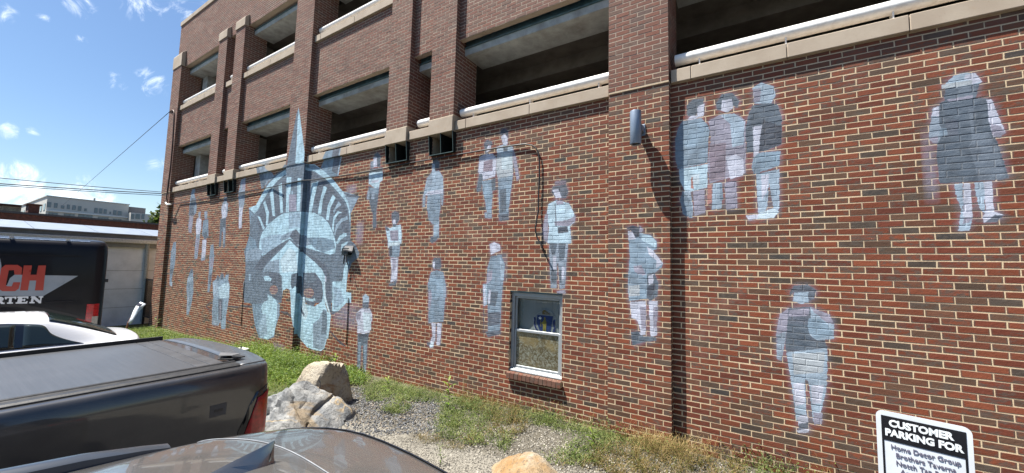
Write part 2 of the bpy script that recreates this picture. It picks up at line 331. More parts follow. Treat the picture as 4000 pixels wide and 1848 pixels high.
FIG.append(crop(1410, 580, .4418, [
 ('D', [(120,50),(150,35),(170,60),(170,160),(145,165),(140,75),(120,70)]),('W', [(112,75),(140,75),(142,160),(110,165)]),('U', [(85,120),(112,110),(110,170),(85,170)]),('D', [(80,180),(190,170),(192,205),(75,215)]),
 ('L', [(72,215),(192,205),(190,280),(165,300),(160,340),(120,350),(70,310)]),('W', [(90,285),(160,275),(155,300),(95,305)]),('D', [(68,335),(120,350),(162,340),(155,400),(135,560),(135,700),(105,705),(105,580),(80,500),(70,440)]),
 ('M', [(75,340),(120,352),(160,342),(150,400),(80,400)]),('U', [(60,370),(78,370),(75,450),(52,450)]),('U', [(95,380),(120,385),(118,450),(92,450)])]))
# small far figures to the left
FIG.append(crop(640, 680, .5247, [
 ('M', [(212,115),(232,110),(232,135),(225,140),(245,240),(240,290),(220,310),(185,310),(195,200),(205,140)]),('D', [(205,180),(238,180),(238,220),(190,300),(188,270)]),('E', [(188,280),(225,250),(225,310),(188,308)]),
 ('V', [(190,315),(212,312),(205,440),(185,430),(182,400)]),('U', [(214,312),(220,312),(210,400),(205,420)]),
 ('W', [(245,335),(262,325),(280,340),(278,400),(268,445),(242,450),(238,380)]),('U', [(256,285),(275,280),(272,322),(260,325)]),('U', [(242,450),(270,445),(262,520),(248,630),(228,632),(230,560)]),('V', [(240,480),(262,480),(255,580),(235,580)]),
 ('M', [(295,345),(330,335),(332,460),(300,480),(285,450),(290,380)]),('U', [(302,280),(324,278),(322,330),(304,335)]),('D', [(292,440),(318,430),(328,470),(300,490)]),('W', [(288,490),(318,488),(308,610),(295,640),(280,620)]),('U', [(275,625),(308,615),(306,640),(280,645)]),
 ('U', [(438,215),(460,195),(478,220),(472,310),(455,335),(435,330),(428,270)]),('D', [(448,172),(472,170),(470,200),(450,205)]),('W', [(440,225),(470,220),(465,320),(440,330)]),('W', [(430,240),(437,240),(440,330),(434,370)]),
 ('D', [(422,335),(462,328),(460,420),(455,540),(440,545),(442,430),(432,430),(424,545),(410,540)]),('U', [(440,400),(455,400),(452,520),(442,520)]),
 ('U', [(575,45),(608,25),(605,100),(600,200),(590,260),(560,250),(555,150)]),('V', [(585,60),(605,50),(602,120),(585,120)]),('D', [(555,145),(605,135),(602,160),(555,165)]),('W', [(560,250),(588,245),(580,340),(580,400),(558,405)])]))
FIG.append(crop(640, 920, .5525, [
 ('M', [(68,50),(85,45),(85,110),(78,200),(62,270),(52,350),(40,345),(44,220),(50,120)]),('U', [(55,100),(82,95),(78,130),(55,140)]),('D', [(44,240),(70,230),(60,270),(45,275)]),('S', [(40,330),(60,330),(58,358),(42,355)]),
 ('M', [(332,70),(350,60),(355,160),(345,230),(330,350),(322,400),(308,398),(320,240),(322,150)]),('V', [(330,160),(350,155),(348,220),(325,225)]),('E', [(322,280),(340,270),(332,340),(318,345)]),
 ('M', [(190,245),(205,240),(208,320),(208,400),(195,480),(175,560),(160,560),(165,450),(160,370),(170,300)]),('D', [(188,240),(204,240),(202,265),(190,268)]),('S', [(168,300),(205,290),(205,320),(165,330)]),('U', [(165,400),(180,400),(176,540),(163,540)]),
 ('B', [(345,330),(370,310),(380,280),(400,310),(400,280),(420,270),(425,310),(438,280),(458,275),(455,320),(465,360),(460,440),(440,560),(435,660),(405,660),(400,600),(385,640),(345,630),(340,540),(350,450)]),
 ('L', [(420,340),(462,335),(462,440),(395,445),(385,370)]),('S', [(345,335),(380,320),(385,430),(350,430)]),('E', [(375,290),(390,285),(388,315),(375,318)]),('D', [(405,270),(420,270),(418,310),(402,315)]),
 ('E', [(385,450),(415,450),(412,600),(385,600)]),('M', [(345,450),(380,450),(375,600),(345,600)]),('V', [(395,470),(402,470),(402,590),(395,590)]),('U', [(340,600),(385,600),(385,640),(340,630)])]))
# the crowned face: a grey-blue mask with a rayed diadem
FACE = (crop(940, 380, .336, [
 ('U', [(205,820),(300,800),(315,840),(350,860),(395,920),(320,980),(300,1010),(245,1070)]),('T', [(205,820),(230,815),(300,985),(265,1060),(240,1060)]),
 ('M', [(1020,620),(1190,585),(1170,720),(1125,920),(1040,930),(930,820)]),('E', [(1100,600),(1190,585),(1160,740),(1125,900),(1060,860)]),('S', [(1180,590),(1192,590),(1135,920),(1120,920)]),
 ('T', [(680,120),(655,200),(545,780),(545,800),(640,790),(655,500)]),('L', [(680,120),(700,240),(750,640),(740,770),(640,785),(660,480),(668,280)])])
 + crop(940, 380, .336, [
 ('S', [(545,800),(740,770),(740,850),(530,870)]),('L', [(530,830),(740,810),(740,880),(530,900)])])
 + crop(940, 780, .336, [  # silhouette
 ('T', [(95,95),(180,65),(250,-70),(300,-180),(400,-290),(500,-350),(530,-400),(640,-420),(850,-415),(960,-340),(1080,-230),(1180,-100),(1380,-40),(1370,-20),(1280,160),(1280,300),(1275,470),(1330,520),(1382,620),(1370,670),(1330,700),(1290,740),(1255,840),(1235,950),(1222,1070),(1285,1085),(1285,1200),(40,1200),(30,1000),(55,880),(55,700),(38,600),(70,520),(105,400),(105,230)]),
 ('U', [(1180,-100),(1380,-40),(1280,160),(1240,60)]),('E', [(1200,-80),(1380,-38),(1370,-20),(1250,-30)]),('L', [(92,98),(180,62),(240,0),(215,60),(155,160)]),('M', [(100,130),(150,170),(120,300),(105,250)]),
 # halo band
 ('L', [(155,170),(180,60),(250,-70),(330,-190),(420,-280),(520,-345),(530,-300),(440,-230),(340,-120),(260,10),(200,120)]),('T', [(180,160),(250,20),(350,-110),(460,-220),(530,-260),(530,-235),(470,-190),(370,-80),(280,40),(210,180)]),
 ('L', [(770,-410),(860,-410),(960,-340),(1080,-230),(1190,-90),(1250,30),(1275,170),(1275,300),(1255,120),(1220,20),(1120,-100),(1000,-230),(860,-330),(770,-340)]),('M', [(780,-400),(860,-400),(930,-350),(820,-355),(780,-370)]),
 ('E', [(790,-340),(870,-310),(980,-220),(1100,-90),(1190,20),(1240,130),(1270,400),(1200,380),(1150,250),(1080,180),(900,80),(790,20)]),
 ('E', [(530,-250),(460,-190),(360,-60),(280,60),(215,180),(110,420),(170,500),(230,380),(340,250),(440,190),(530,150)]),
 # ribs
 ('L', [(195,190),(225,200),(280,330),(260,350),(230,270)]),('L', [(160,330),(180,340),(210,450),(195,460)]),('L', [(262,40),(285,10),(330,150),(318,300),(292,300),(300,180)]),('L', [(340,-70),(375,-140),(390,60),(402,190),(372,190),(360,100)]),
 ('L', [(440,-170),(478,-200),(492,150),(463,155)]),('L', [(535,-265),(590,-262),(585,-170),(562,140),(525,145)]),('S', [(590,-100),(610,-100),(605,130),(590,130)]),('L', [(662,-250),(705,-250),(690,130),(650,130)]),('V', [(560,-60),(645,-60),(645,130),(560,135)]),
 ('L', [(825,-190),(905,-215),(860,-40),(825,150),(795,150)]),('L', [(965,-160),(1005,-140),(955,0),(935,170),(895,170),(920,20)]),('L', [(1070,-60),(1105,-20),(1045,90),(1022,240),(992,230),(1012,70)]),('S', [(1140,20),(1170,60),(1110,110),(1085,170),(1075,130)]),
 ('L', [(1180,150),(1140,160),(1090,240),(1080,380),(1060,330),(1080,200),(1130,130)]),('S', [(1240,190),(1250,230),(1170,260),(1110,360),(1100,420),(1085,400),(1110,290),(1170,220)]),('L', [(1230,390),(1230,420),(1160,470),(1130,520),(1110,500),(1150,420),(1200,390)]),
 ('L', [(1248,485),(1240,510),(1190,545),(1170,600),(1170,520)]),('T', [(120,180),(180,240),(230,380),(200,500),(120,440)]),('M', [(110,420),(170,470),(200,620),(60,640),(70,520)]),
 # hair and brow
 ('L', [(215,500),(245,390),(330,280),(430,200),(500,155),(690,140),(860,155),(950,200),(1020,270),(1080,400),(1110,520),(1100,620),(1040,640),(900,600),(760,560),(700,520),(570,455),(480,520),(380,600),(250,650),(215,600)]),
 ('S', [(560,160),(690,150),(700,330),(640,320),(560,340)]),('U', [(470,420),(560,380),(640,340),(690,400),(760,420),(830,520),(700,560),(575,440),(480,480)]),('E', [(570,430),(600,370),(650,350),(700,430),(720,540),(640,510)]),
 ('S', [(230,460),(330,420),(470,400),(480,520),(380,600),(250,640)]),('M', [(760,440),(950,440),(1080,470),(1100,560),(960,620),(850,560)]),('U', [(60,600),(200,560),(260,600),(220,700),(60,720)]),
 ('E', [(560,455),(500,540),(400,620),(320,720),(265,790),(240,830),(150,800),(220,700),(330,600),(470,510)]),('E', [(575,450),(640,520),(760,620),(900,690),(1000,780),(1040,900),(1050,1200),(990,1200),(985,900),(940,800),(860,720),(750,630),(640,540)]),
 ('T', [(1000,680),(1180,660),(1230,760),(1180,900),(1160,1200),(1050,1200),(1040,900)]),('L', [(1230,720),(1260,720),(1240,850),(1225,1080),(1150,1050),(1190,900),(1200,800)]),('S', [(90,860),(115,870),(110,950),(95,960)]),
 ('L', [(1225,930),(1222,1070),(1285,1085),(1285,1200),(1110,1200),(1120,1000)]),
 # face
 ('L', [(570,470),(640,540),(750,635),(860,725),(945,810),(980,890),(985,1200),(470,1200),(250,1200),(250,880),(280,790),(360,690),(480,570)]),
 ('Q', [(560,560),(640,600),(660,830),(590,840),(480,850),(460,700)]),('U', [(330,720),(450,690),(450,850),(260,850),(290,770)]),
 ('T', [(245,850),(320,830),(440,850),(480,890),(485,1200),(60,1200),(60,980),(150,900)]),('E', [(330,840),(440,855),(475,920),(470,1060),(330,950)]),('L', [(265,895),(320,885),(360,920),(350,945),(280,940)]),
 ('D', [(590,870),(650,850),(720,900),(720,1200),(640,1200),(580,980)]),('E', [(725,850),(870,850),(945,960),(960,1100),(940,1200),(725,1200)]),('T', [(730,860),(850,860),(880,940),(760,990)]),('L', [(480,880),(580,860),(580,980),(600,1080),(590,1200),(485,1200)]),
 ('W', [(978,880),(995,900),(1000,1200),(985,1200)])])
 + crop(940, 1100, .2941, [
 # cheeks and chin pieces
 ('M', [(30,80),(480,200),(520,360),(515,450),(480,620),(440,740),(350,775),(245,750),(190,590),(165,430),(150,300),(50,250)]),('T', [(30,20),(380,40),(400,200),(300,290),(150,300),(50,240)]),
 ('L', [(360,170),(400,190),(470,250),(500,330),(490,450),(460,620),(440,715),(360,765),(300,760),(330,560),(290,420),(270,340),(310,270),(360,250)]),('S', [(300,440),(330,420),(360,700),(260,760),(230,600)]),('E', [(400,190),(480,240),(540,280),(545,120),(500,80),(490,150)]),
 ('U', [(485,300),(520,300),(512,420),(495,520),(480,520)]),
 ('L', [(665,120),(725,60),(810,200),(860,300),(980,330),(1105,250),(1150,380),(1170,560),(1150,740),(1110,890),(1060,925),(960,905),(880,870),(775,740),(690,600),(668,430)]),
 ('Q', [(810,200),(850,210),(860,300),(900,420),(860,520),(800,440)]),('E', [(860,200),(985,200),(1000,260),(970,330),(880,300)]),('L', [(860,215),(960,235),(980,210),(995,250),(960,265),(870,250)]),
 ('U', [(960,560),(1040,500),(1100,360),(1140,380),(1150,560),(1140,740),(1100,880),(1060,910),(960,880)]),('T', [(1090,380),(1145,400),(1150,560),(1130,700),(1070,700)]),('L', [(1150,400),(1200,430),(1180,640),(1160,760),(1145,760),(1160,560)]),
 ('E', [(1100,10),(1180,0),(1210,400),(1190,420),(1130,220)]),('L', [(1220,0),(1390,0),(1400,140),(1465,150),(1460,200),(1380,310),(1300,390),(1210,430),(1220,200)]),('S', [(1230,60),(1330,100),(1380,260),(1240,380)]),('E', [(1200,390),(1300,395),(1240,430),(1205,440)]),
 ('Q', [(1105,0),(1122,0),(1128,200),(1190,420),(1175,430),(1110,240)]),
 ('E', [(800,330),(850,440),(840,470),(800,400)])]))
HOLES = crop(940, 1100, .2941, [('h', circ(438, 110, 55, 62)), ('h', circ(905, 150, 68, 68)),
 ('h', [(560,120),(610,90),(650,110),(665,250),(668,430),(700,620),(775,740),(700,760),(440,760),(455,640),(515,450),(530,390),(545,250)])])
DARKLINES = crop(940, 1100, .2941, [('X', [(0,310),(150,318),(150,345),(0,335)]),('X', [(528,388),(620,400),(668,455),(668,475),(600,430),(530,410)]),('X', [(1175,650),(1215,680),(1300,770),(1395,850),(1395,866),(1340,845),(1280,785),(1210,700)])]) + \
            crop(560, 1160, .2353, [('X', [(1035,150),(1060,120),(1120,88),(1150,92),(1150,108),(1070,128),(1055,165),(1090,190),(1100,220),(1150,232),(1150,248),(1095,235),(1080,200),(1045,180)]),('X', [(1400,145),(1500,150),(1590,162),(1620,140),(1800,145),(1800,165),(1630,155),(1560,180),(1500,180),(1400,165)]),('X', [(1385,385),(1430,400),(1500,440),(1620,465),(1615,485),(1530,470),(1420,425),(1385,400)])])

def fill(img, pts, val, d, mask=None):
    p = np.array([wallpt(x, y, d) for x, y in pts]); u = (p[:, 0]-MX0)*RES; v = (p[:, 1]-MZ0)*RES
    x0, x1 = max(0, int(u.min())-1), min(MW, int(u.max())+2); y0, y1 = max(0, int(v.min())-1), min(MH, int(v.max())+2)
    if x1 <= x0 or y1 <= y0: return
    gx, gy = np.meshgrid(np.arange(x0, x1)+.5, np.arange(y0, y1)+.5); ins = np.zeros(gx.shape, bool)
    n = len(u)
    for i in range(n):
        j = (i+1) % n; c = (v[i] > gy) != (v[j] > gy)
        if v[i] == v[j]: continue
        ins ^= c & (gx < (u[j]-u[i])*(gy-v[i])/(v[j]-v[i])+u[i])
    sub = img[y0:y1, x0:x1]
    if val is None: sub[ins] = 0; return
    sub[ins, :3] = val; sub[ins, 3] = 1.
def blur(a, r):
    for ax in (0, 1):
        c = np.cumsum(np.insert(np.pad(a, [(r, r) if k == ax else (0, 0) for k in (0, 1)], mode='edge'), 0, 0, axis=ax), axis=ax)
        s0 = [slice(None)]*2; s1 = [slice(None)]*2; s0[ax] = slice(2*r+1, None); s1[ax] = slice(0, -(2*r+1))
        a = (c[tuple(s0)]-c[tuple(s1)])/(2*r+1)
    return a
def paint_layer(d):
    img = np.zeros((MH, MW, 4), np.float32)
    for fig in FIG:
        for k, pts in fig:
            c = lin(PAL[k]); g = c.mean(); fill(img, pts, c*.68+np.array([1.02, .97, 1.05])*g*.32, d)
    fm = img[..., 3].copy()
    halo = np.clip(blur(blur(fm, 6), 6)*2.4, 0, 1)*.36
    rnd = np.random.default_rng(5); n = blur(rnd.random((MH, MW)), 9); n = (n-n.min())/(n.max()-n.min()); halo *= np.clip(n*3-.8, .25, 1.1)
    for x0, y0, x1, y1 in ((3590,500,3680,800),(1930,980,1985,1110),(1350,720,1395,760),(1390,860,1420,960),(1290,1280,1420,1180),(1180,1230,1215,1350),(1060,1330,1110,1400)):
        a = wallpt(x0, y0, d); b = wallpt(x1, y1, d)
        u0, u1 = sorted((int((a[0]-MX0)*RES), int((b[0]-MX0)*RES))); v0, v1 = sorted((int((a[1]-MZ0)*RES), int((b[1]-MZ0)*RES)))
        wu, wv = np.sin(np.linspace(0, math.pi, u1-u0))**.6, np.sin(np.linspace(0, math.pi, v1-v0))**.6; halo[v0:v1, u0:u1] = np.maximum(halo[v0:v1, u0:u1], .58*np.clip(n[v0:v1, u0:u1]*4-.8, 0, 1)*wv[:, None]*wu[None])
    face = np.zeros_like(img)
    for k, pts in FACE: c = lin(PAL[k]); fill(face, pts, c*.80+np.array([1., 1., 1.04])*c.mean()*.18, d)
    for k, pts in HOLES: fill(face, pts, None, d)
    fa = face[..., 3:4]; img = np.where(fa > 0, face, img)
    hole = np.zeros_like(img)
    for k, pts in HOLES[:2]: fill(hole, pts, (1, 1, 1), d)
    a = np.maximum(img[..., 3], halo)
    hc = lin(PAL['V'])*1.0
    img[..., :3] = np.where(img[..., 3:4] > 0, img[..., :3], hc)
    img[..., 3] = np.maximum(a, blur(hole[..., 3], 4)*.3)
    dl = np.zeros_like(img)
    for k, pts in DARKLINES: fill(dl, pts, (1, 1, 1), d)
    m = dl[..., 3] > 0; img[m] = (.02, .02, .03, .92)
    # dabs of lighter and darker paint with crisp edges
    r2 = np.random.default_rng(9); h2, w2 = MH//5+1, MW//3+1
    q = blur(blur(r2.random((h2, w2)), 2), 1); q = np.argsort(np.argsort(q.ravel())).reshape(q.shape)/q.size
    q = np.repeat(np.repeat(q, 5, 0), 3, 1)[:MH, :MW]; q = blur(q, 3); lv = np.where(q < .22, .80, np.where(q < .40, .92, np.where(q > .80, 1.13, np.where(q > .66, 1.06, 1.))))
    img[..., :3] *= lv[..., None]
    im = bpy.data.images.new('painted_figures', MW, MH, alpha=True, float_buffer=True); im.colorspace_settings.name = 'Non-Color'
    im.alpha_mode = 'CHANNEL_PACKED'; im.pixels.foreach_set(img.astype(np.float32).ravel()); im.update(); im.pack(); return im
IMG_WALL, IMG_PIL = paint_layer(0.), paint_layer(.1)

def add_paint(nt, col, strength=1.):
    """mix the mural paint over a colour by the point's place on the wall"""
    g = nt.n('ShaderNodeNewGeometry'); pos = g.outputs['Position']
    nz = nt.n('ShaderNodeTexNoise'); nz.inputs['Scale'].default_value = 26; nz.inputs['Detail'].default_value = 4; nt.nt.links.new(pos, nz.inputs['Vector'])
    w = nt.vmath('MULTIPLY', nt.vmath('SUBTRACT', nz.outputs['Color'], (.5, .5, .5)), (.022, .0, .018))
    sx = nt.n('ShaderNodeSeparateXYZ'); nt.nt.links.new(nt.vmath('ADD', pos, w), sx.inputs[0])
    s0 = nt.n('ShaderNodeSeparateXYZ'); nt.nt.links.new(pos, s0.inputs[0])
    u = nt.math('DIVIDE', nt.math('SUBTRACT', sx.outputs[0], MX0), MX1-MX0); v = nt.math('DIVIDE', nt.math('SUBTRACT', sx.outputs[2], MZ0), MZ1-MZ0)
    cv = nt.n('ShaderNodeCombineXYZ'); nt.nt.links.new(u, cv.inputs[0]); nt.nt.links.new(v, cv.inputs[1])
    t = []
    for im in (IMG_WALL, IMG_PIL):
        tx = nt.n('ShaderNodeTexImage', image=im, extension='CLIP', interpolation='Linear'); nt.nt.links.new(cv.outputs[0], tx.inputs[0]); t.append(tx)
    f = nt.math('LESS_THAN', s0.outputs[1], -.07)
    c = nt.mix(f, t[0].outputs['Color'], t[1].outputs['Color'])
    a = nt.n('ShaderNodeMix', data_type='FLOAT'); nt.nt.links.new(f, a.inputs[0]); nt.nt.links.new(t[0].outputs['Alpha'], a.inputs[2]); nt.nt.links.new(t[1].outputs['Alpha'], a.inputs[3])
    br = nt.noise(nt.mapping(pos, (5, 5, 22)), 1.6, 5, .7)            # brush variation
    c = nt.mix(nt.sstep(br, .25, .75), nt.mix(.26, c, (.01, .015, .03)), nt.mix(.10, c, (.8, .85, .9)))
    al = nt.math('MULTIPLY', nt.math('MULTIPLY', a.outputs[0], nt.math('LESS_THAN', s0.outputs[1], .06)), strength)
    return nt.mix(al, col, c), al

def brick_material():
    m, nt = new_mat('clay_brick')
    pos = nt.n('ShaderNodeNewGeometry').outputs['Position']
    at = nt.n('ShaderNodeAttribute', attribute_name='rnd'); oi = nt.n('ShaderNodeObjectInfo')
    sr = nt.n('ShaderNodeSeparateColor'); nt.nt.links.new(oi.outputs['Color'], sr.inputs[0])
    r = nt.math('ADD', at.outputs['Fac'], sr.outputs[0]); r2 = nt.math('FRACT', nt.math('MULTIPLY', r, 37.7)); r3 = nt.math('FRACT', nt.math('MULTIPLY', r, 211.3))
    base = nt.ramp(r, [(0, (0.180, 0.046, 0.020)), (.2, (0.151, 0.036, 0.018)), (.38, (0.195, 0.053, 0.024)), (.52, (0.136, 0.034, 0.018)), (.62, (0.166, 0.046, 0.023)), (.75, (0.129, 0.051, 0.028)), (.85, (0.107, 0.055, 0.033)), (.91, (0.085, 0.052, 0.034)), (.955, (0.064, 0.046, 0.035)), (.985, (0.046, 0.041, 0.038))], 'CONSTANT')
    base = nt.mix(1., base, nt.ramp(r2, [(0, .80), (1, 1.22)]), 'MULTIPLY')
    fl = nt.noise(nt.mapping(pos, (9, 9, 16)), 1.5, 3, .6)
    cut = nt.math('MULTIPLY_ADD', r3, -.26, .66)
    flash = nt.math('MULTIPLY', nt.math('SUBTRACT', fl, cut), 7., clamp=True)
    base = nt.mix(nt.math('MULTIPLY', flash, .75), base, (.088, .070, .056))
    uv = nt.n('ShaderNodeUVMap').outputs[0]; su = nt.n('ShaderNodeSeparateXYZ'); nt.nt.links.new(uv, su.inputs[0])
    eu = nt.math('ABSOLUTE', nt.math('SUBTRACT', su.outputs[0], .5)); ev = nt.math('ABSOLUTE', nt.math('SUBTRACT', su.outputs[1], .5))
    nz = nt.noise(nt.mapping(pos, (30, 30, 60)), 1.2, 3, .6)
    e = nt.math('MAXIMUM', nt.math('MULTIPLY_ADD', eu, 3.2, -1.0), ev)
    edge = nt.sstep(nt.math('MULTIPLY_ADD', nz, .26, nt.math('SUBTRACT', e, .13)), .34, .56)
    base = nt.mix(nt.math('MULTIPLY', edge, nt.math('MULTIPLY_ADD', r2, .45, .40)), base, (.098, .066, .050))
    sp = nt.n('ShaderNodeSeparateXYZ'); nt.nt.links.new(pos, sp.inputs[0])
    up = nt.sstep(sp.outputs[2], 1.9, 3.1)                          # newer, paler, pinker brick on the upper storeys
    base = nt.mix(nt.math('MULTIPLY', up, .55), base, nt.mix(nt.ramp(r2, [(0, .1), (1, .75)]), (.185, .105, .082), (.145, .07, .052)))
    fine = nt.noise(pos, 160, 3, .7)
    base = nt.mix(nt.math('MULTIPLY', nt.sstep(fine, .3, .75), .20), base, (.05, .035, .028))
    eff = nt.sstep(nt.noise(nt.mapping(pos, (.5, .5, .8)), 1.3, 5, .7), .56, .78)
    base = nt.mix(nt.math('MULTIPLY', eff, .18), base, (.42, .36, .30))
    speck = nt.sstep(nt.noise(pos, 90, 2, .5), .735, .78); base = nt.mix(nt.math('MULTIPLY', speck, .7), base, (.5, .45, .4))
    col, al = add_paint(nt, base)
    h = nt.math('ADD', nt.noise(pos, 60, 4, .65), nt.math('MULTIPLY', nt.noise(nt.mapping(pos, (1, 1, 1.6)), 18, 3, .5), 1.2))
    finish(nt, col, nt.math('MULTIPLY_ADD', al, -.15, .86), 0, nt.bump(h, .55, .0035), .35)
    return m
def mortar_material():
    m, nt = new_mat('mortar')
    pos = nt.n('ShaderNodeNewGeometry').outputs['Position']
    sp = nt.n('ShaderNodeSeparateXYZ'); nt.nt.links.new(pos, sp.inputs[0]); up = nt.sstep(sp.outputs[2], 1.9, 3.1)
    c = nt.mix(up, (.62, .48, .31), (.38, .305, .24))
    c = nt.mix(nt.math('MULTIPLY', nt.sstep(nt.noise(pos, 7, 5, .7), .48, .75), .30), c, (.40, .30, .20))
    c = nt.mix(nt.math('MULTIPLY', nt.sstep(nt.noise(pos, 1.1, 5, .7), .60, .72), .5), c, (.16, .13, .10))
    c = nt.mix(nt.math('MULTIPLY', nt.sstep(nt.noise(pos, 45, 3, .7), .55, .8), .4), c, (.85, .72, .52))
    col, al = add_paint(nt, c, .95)
    finish(nt, col, .92, 0, nt.bump(nt.noise(pos, 70, 4, .7), .6, .004), .2)
    return m
def stone_material():
    m, nt = new_mat('precast_stone')
    pos = nt.n('ShaderNodeNewGeometry').outputs['Position']
    c = nt.mix(nt.sstep(nt.noise(pos, 2.4, 5, .6), .3, .7), (.36, .29, .22), (.43, .36, .28))
    c = nt.mix(nt.math('MULTIPLY', nt.sstep(nt.noise(pos, 3.1, 6, .7, .5), .60, .78), .45), c, (.38, .22, .11))
    c = nt.mix(nt.math('MULTIPLY', nt.sstep(nt.noise(pos, 70, 2, .5), .68, .75), .6), c, (.24, .18, .13))
    col, al = add_paint(nt, c, .95)
    finish(nt, col, .8, 0, nt.bump(nt.noise(pos, 110, 4, .7), .3, .003), .3)
    return m
M_BRICK, M_MORTAR, M_STONE = brick_material(), mortar_material(), stone_material()
M_STEEL = simple('green_painted_steel', (.055, .115, .135), .42, .0, .25, 8, .12, 30, dirt=(.10, .07, .05), dirt_amt=.35, dscale=3)
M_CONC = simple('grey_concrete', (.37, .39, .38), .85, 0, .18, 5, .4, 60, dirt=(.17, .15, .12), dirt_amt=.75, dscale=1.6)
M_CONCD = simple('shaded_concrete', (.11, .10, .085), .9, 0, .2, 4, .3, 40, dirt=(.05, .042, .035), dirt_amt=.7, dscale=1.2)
M_PIPE = simple('white_enamel', (.80, .79, .76), .30, 0, .04, 12, .0, dirt=(.45, .38, .30), dirt_amt=.35, dscale=14)
M_BLACKGREEN = simple('black_green_metal', (.005, .009, .009), .45, 0, .2, 12)
M_ALU = simple('window_aluminium', (.33, .36, .38), .38, .25, .06, 10, .05, 80, dirt=(.35, .33, .30), dirt_amt=.4, dscale=9)
# ------------------------------------------------------------------ the brick parking garage
CH, BL, BZ0 = .0677, .2095, .1577          # course height, brick module, height of one bed joint
JT = .0105                                  # joint thickness
BR_C = []; BR_U = []; BR_N = []; BR_L = []; BR_H = []   # centres, axis, normal, length, height of every brick
def brick_field(o, u, n, u0, u1, z0, z1, skips=(), mod=BL, start_half=0):
    """running bond on a vertical face. o: point of the face (x,y) where u=0; u: unit axis (x,y); n: outward normal (x,y)"""
    k0 = int(math.floor((z0-BZ0)/CH + .001)); k1 = int(math.ceil((z1-BZ0)/CH - .001))
    for k in range(k0, k1):
        za, zb = max(BZ0+k*CH, z0), min(BZ0+(k+1)*CH, z1)
        if zb-za < .025: continue
        iv = [(u0, u1)]; zc = (za+zb)/2
        for a, b, c, d in skips:
            if c <= zc <= d:
                nv = []
                for p, q in iv:
                    if b <= p or a >= q: nv.append((p, q)); continue
                    if a > p: nv.append((p, a))
                    if b < q: nv.append((b, q))
                iv = nv
        off = (mod/2 if (k+start_half) % 2 else 0.)
        for p, q in iv:
            j = int(math.floor((p-u0-off)/mod)) if p > u0 else -1
            x = u0+off+j*mod
            while x < q-1e-6:
                a, b = max(x, p), min(x+mod, q)
                if b-a > .014:
                    jl = .0042 if a > p+1e-6 else 0.; jr = .0042 if b < q-1e-6 else 0.
                    a2, b2 = a+jl, b-jr; c = (a2+b2)/2
                    BR_C.append((o[0]+u[0]*c, o[1]+u[1]*c, (za+zb)/2)); BR_U.append(u); BR_N.append(n); BR_L.append(b2-a2); BR_H.append(zb-za-JT)
                x += mod
MD = .0019        # how far the mortar lies behind the brick faces
garage = tag(empty('parking_garage', (-9, 0, -2.2)), 'long red brick parking garage with painted figures, stone copings and open upper decks', 'building')
GINV = Matrix.Translation((9, 0, 2.2))
def gpart(mb, name, mat, **kw):
    o = mb.build(name, mat, None, **kw); o.parent = garage; o.matrix_parent_inverse = GINV; return o
def sub(mb, name, mat, parent, **kw):
    o = mb.build(name, mat, None, **kw); o.parent = parent; return o

Z_C, Z_CT = 2.505, 2.68            # underside and top of the lower coping
Z_O1, Z_S2, Z_C2, Z_C2T, Z_O2 = 4.287, 5.66, 5.69, 5.86, 7.469
Z_P = 9.36
PILS = [(-19.42, -18.56), (-10.38, -9.53), (-1.71, -.895), (7.1, 7.93)]
PIERS = [(-15.30, -14.68), (-14.06, -13.43), (-6.50, -5.87), (-5.26, -4.65), (2.45, 3.07), (3.70, 4.32)]
BAYS = [(-18.56, -15.30), (-13.43, -10.38), (-9.53, -6.50), (-4.65, -1.71), (-.895, 2.45), (4.32, 7.1)]
SLOTS = [(-14.68, -14.06), (-5.87, -5.26), (3.07, 3.70)]
GX0, GX1, GB = -19.40, 7.9, -2.75
WIN = (-3.37, -2.44, -1.670, -.384)
boxes_x = [(-15.30, -14.68), (-14.06, -13.43), (-6.50, -5.87), (-5.26, -4.65)]
bx_skip = [(a+.02, b-.02, 2.10, 2.49) for a, b in boxes_x]

# lower wall: mortar body with the window hole and the four drain-box holes, bricks over it
mb = MB(); T = .30
def wall_with_holes(mb, x0, x1, z0, z1, y0, y1, holes):
    xs = sorted({x0, x1, *[h[0] for h in holes], *[h[1] for h in holes]}); xs = [x for x in xs if x0 <= x <= x1]
    for a, b in zip(xs[:-1], xs[1:]):
        hs = sorted([h for h in holes if h[0] <= (a+b)/2 <= h[1]], key=lambda h: h[2]); z = z0
        for h in hs:
            if h[2] > z: mb.box(a, b, y0, y1, z, h[2])
            z = h[3]
        if z < z1: mb.box(a, b, y0, y1, z, z1)
wall_with_holes(mb, GX0+.01, GX1, GB, Z_C+.02, MD, T, [WIN]+bx_skip)
lower_wall = gpart(mb, 'lower_wall', M_MORTAR)
fx = lambda a, b, z0, z1, sk=(), y=0., h=0: brick_field((0, y), (1, 0), (0, -1), a, b, z0, z1, sk, start_half=h)
segs = [(PILS[i][1], PILS[i+1][0]) for i in range(len(PILS)-1)]
for a, b in segs: fx(a, b, GB+.2, Z_C, [WIN]+bx_skip)
# reveal of the window
brick_field((WIN[0], 0), (0, 1), (1, 0), .008, .14, WIN[2], WIN[3]); brick_field((WIN[1], 0), (0, 1), (-1, 0), .008, .14, WIN[2], WIN[3])
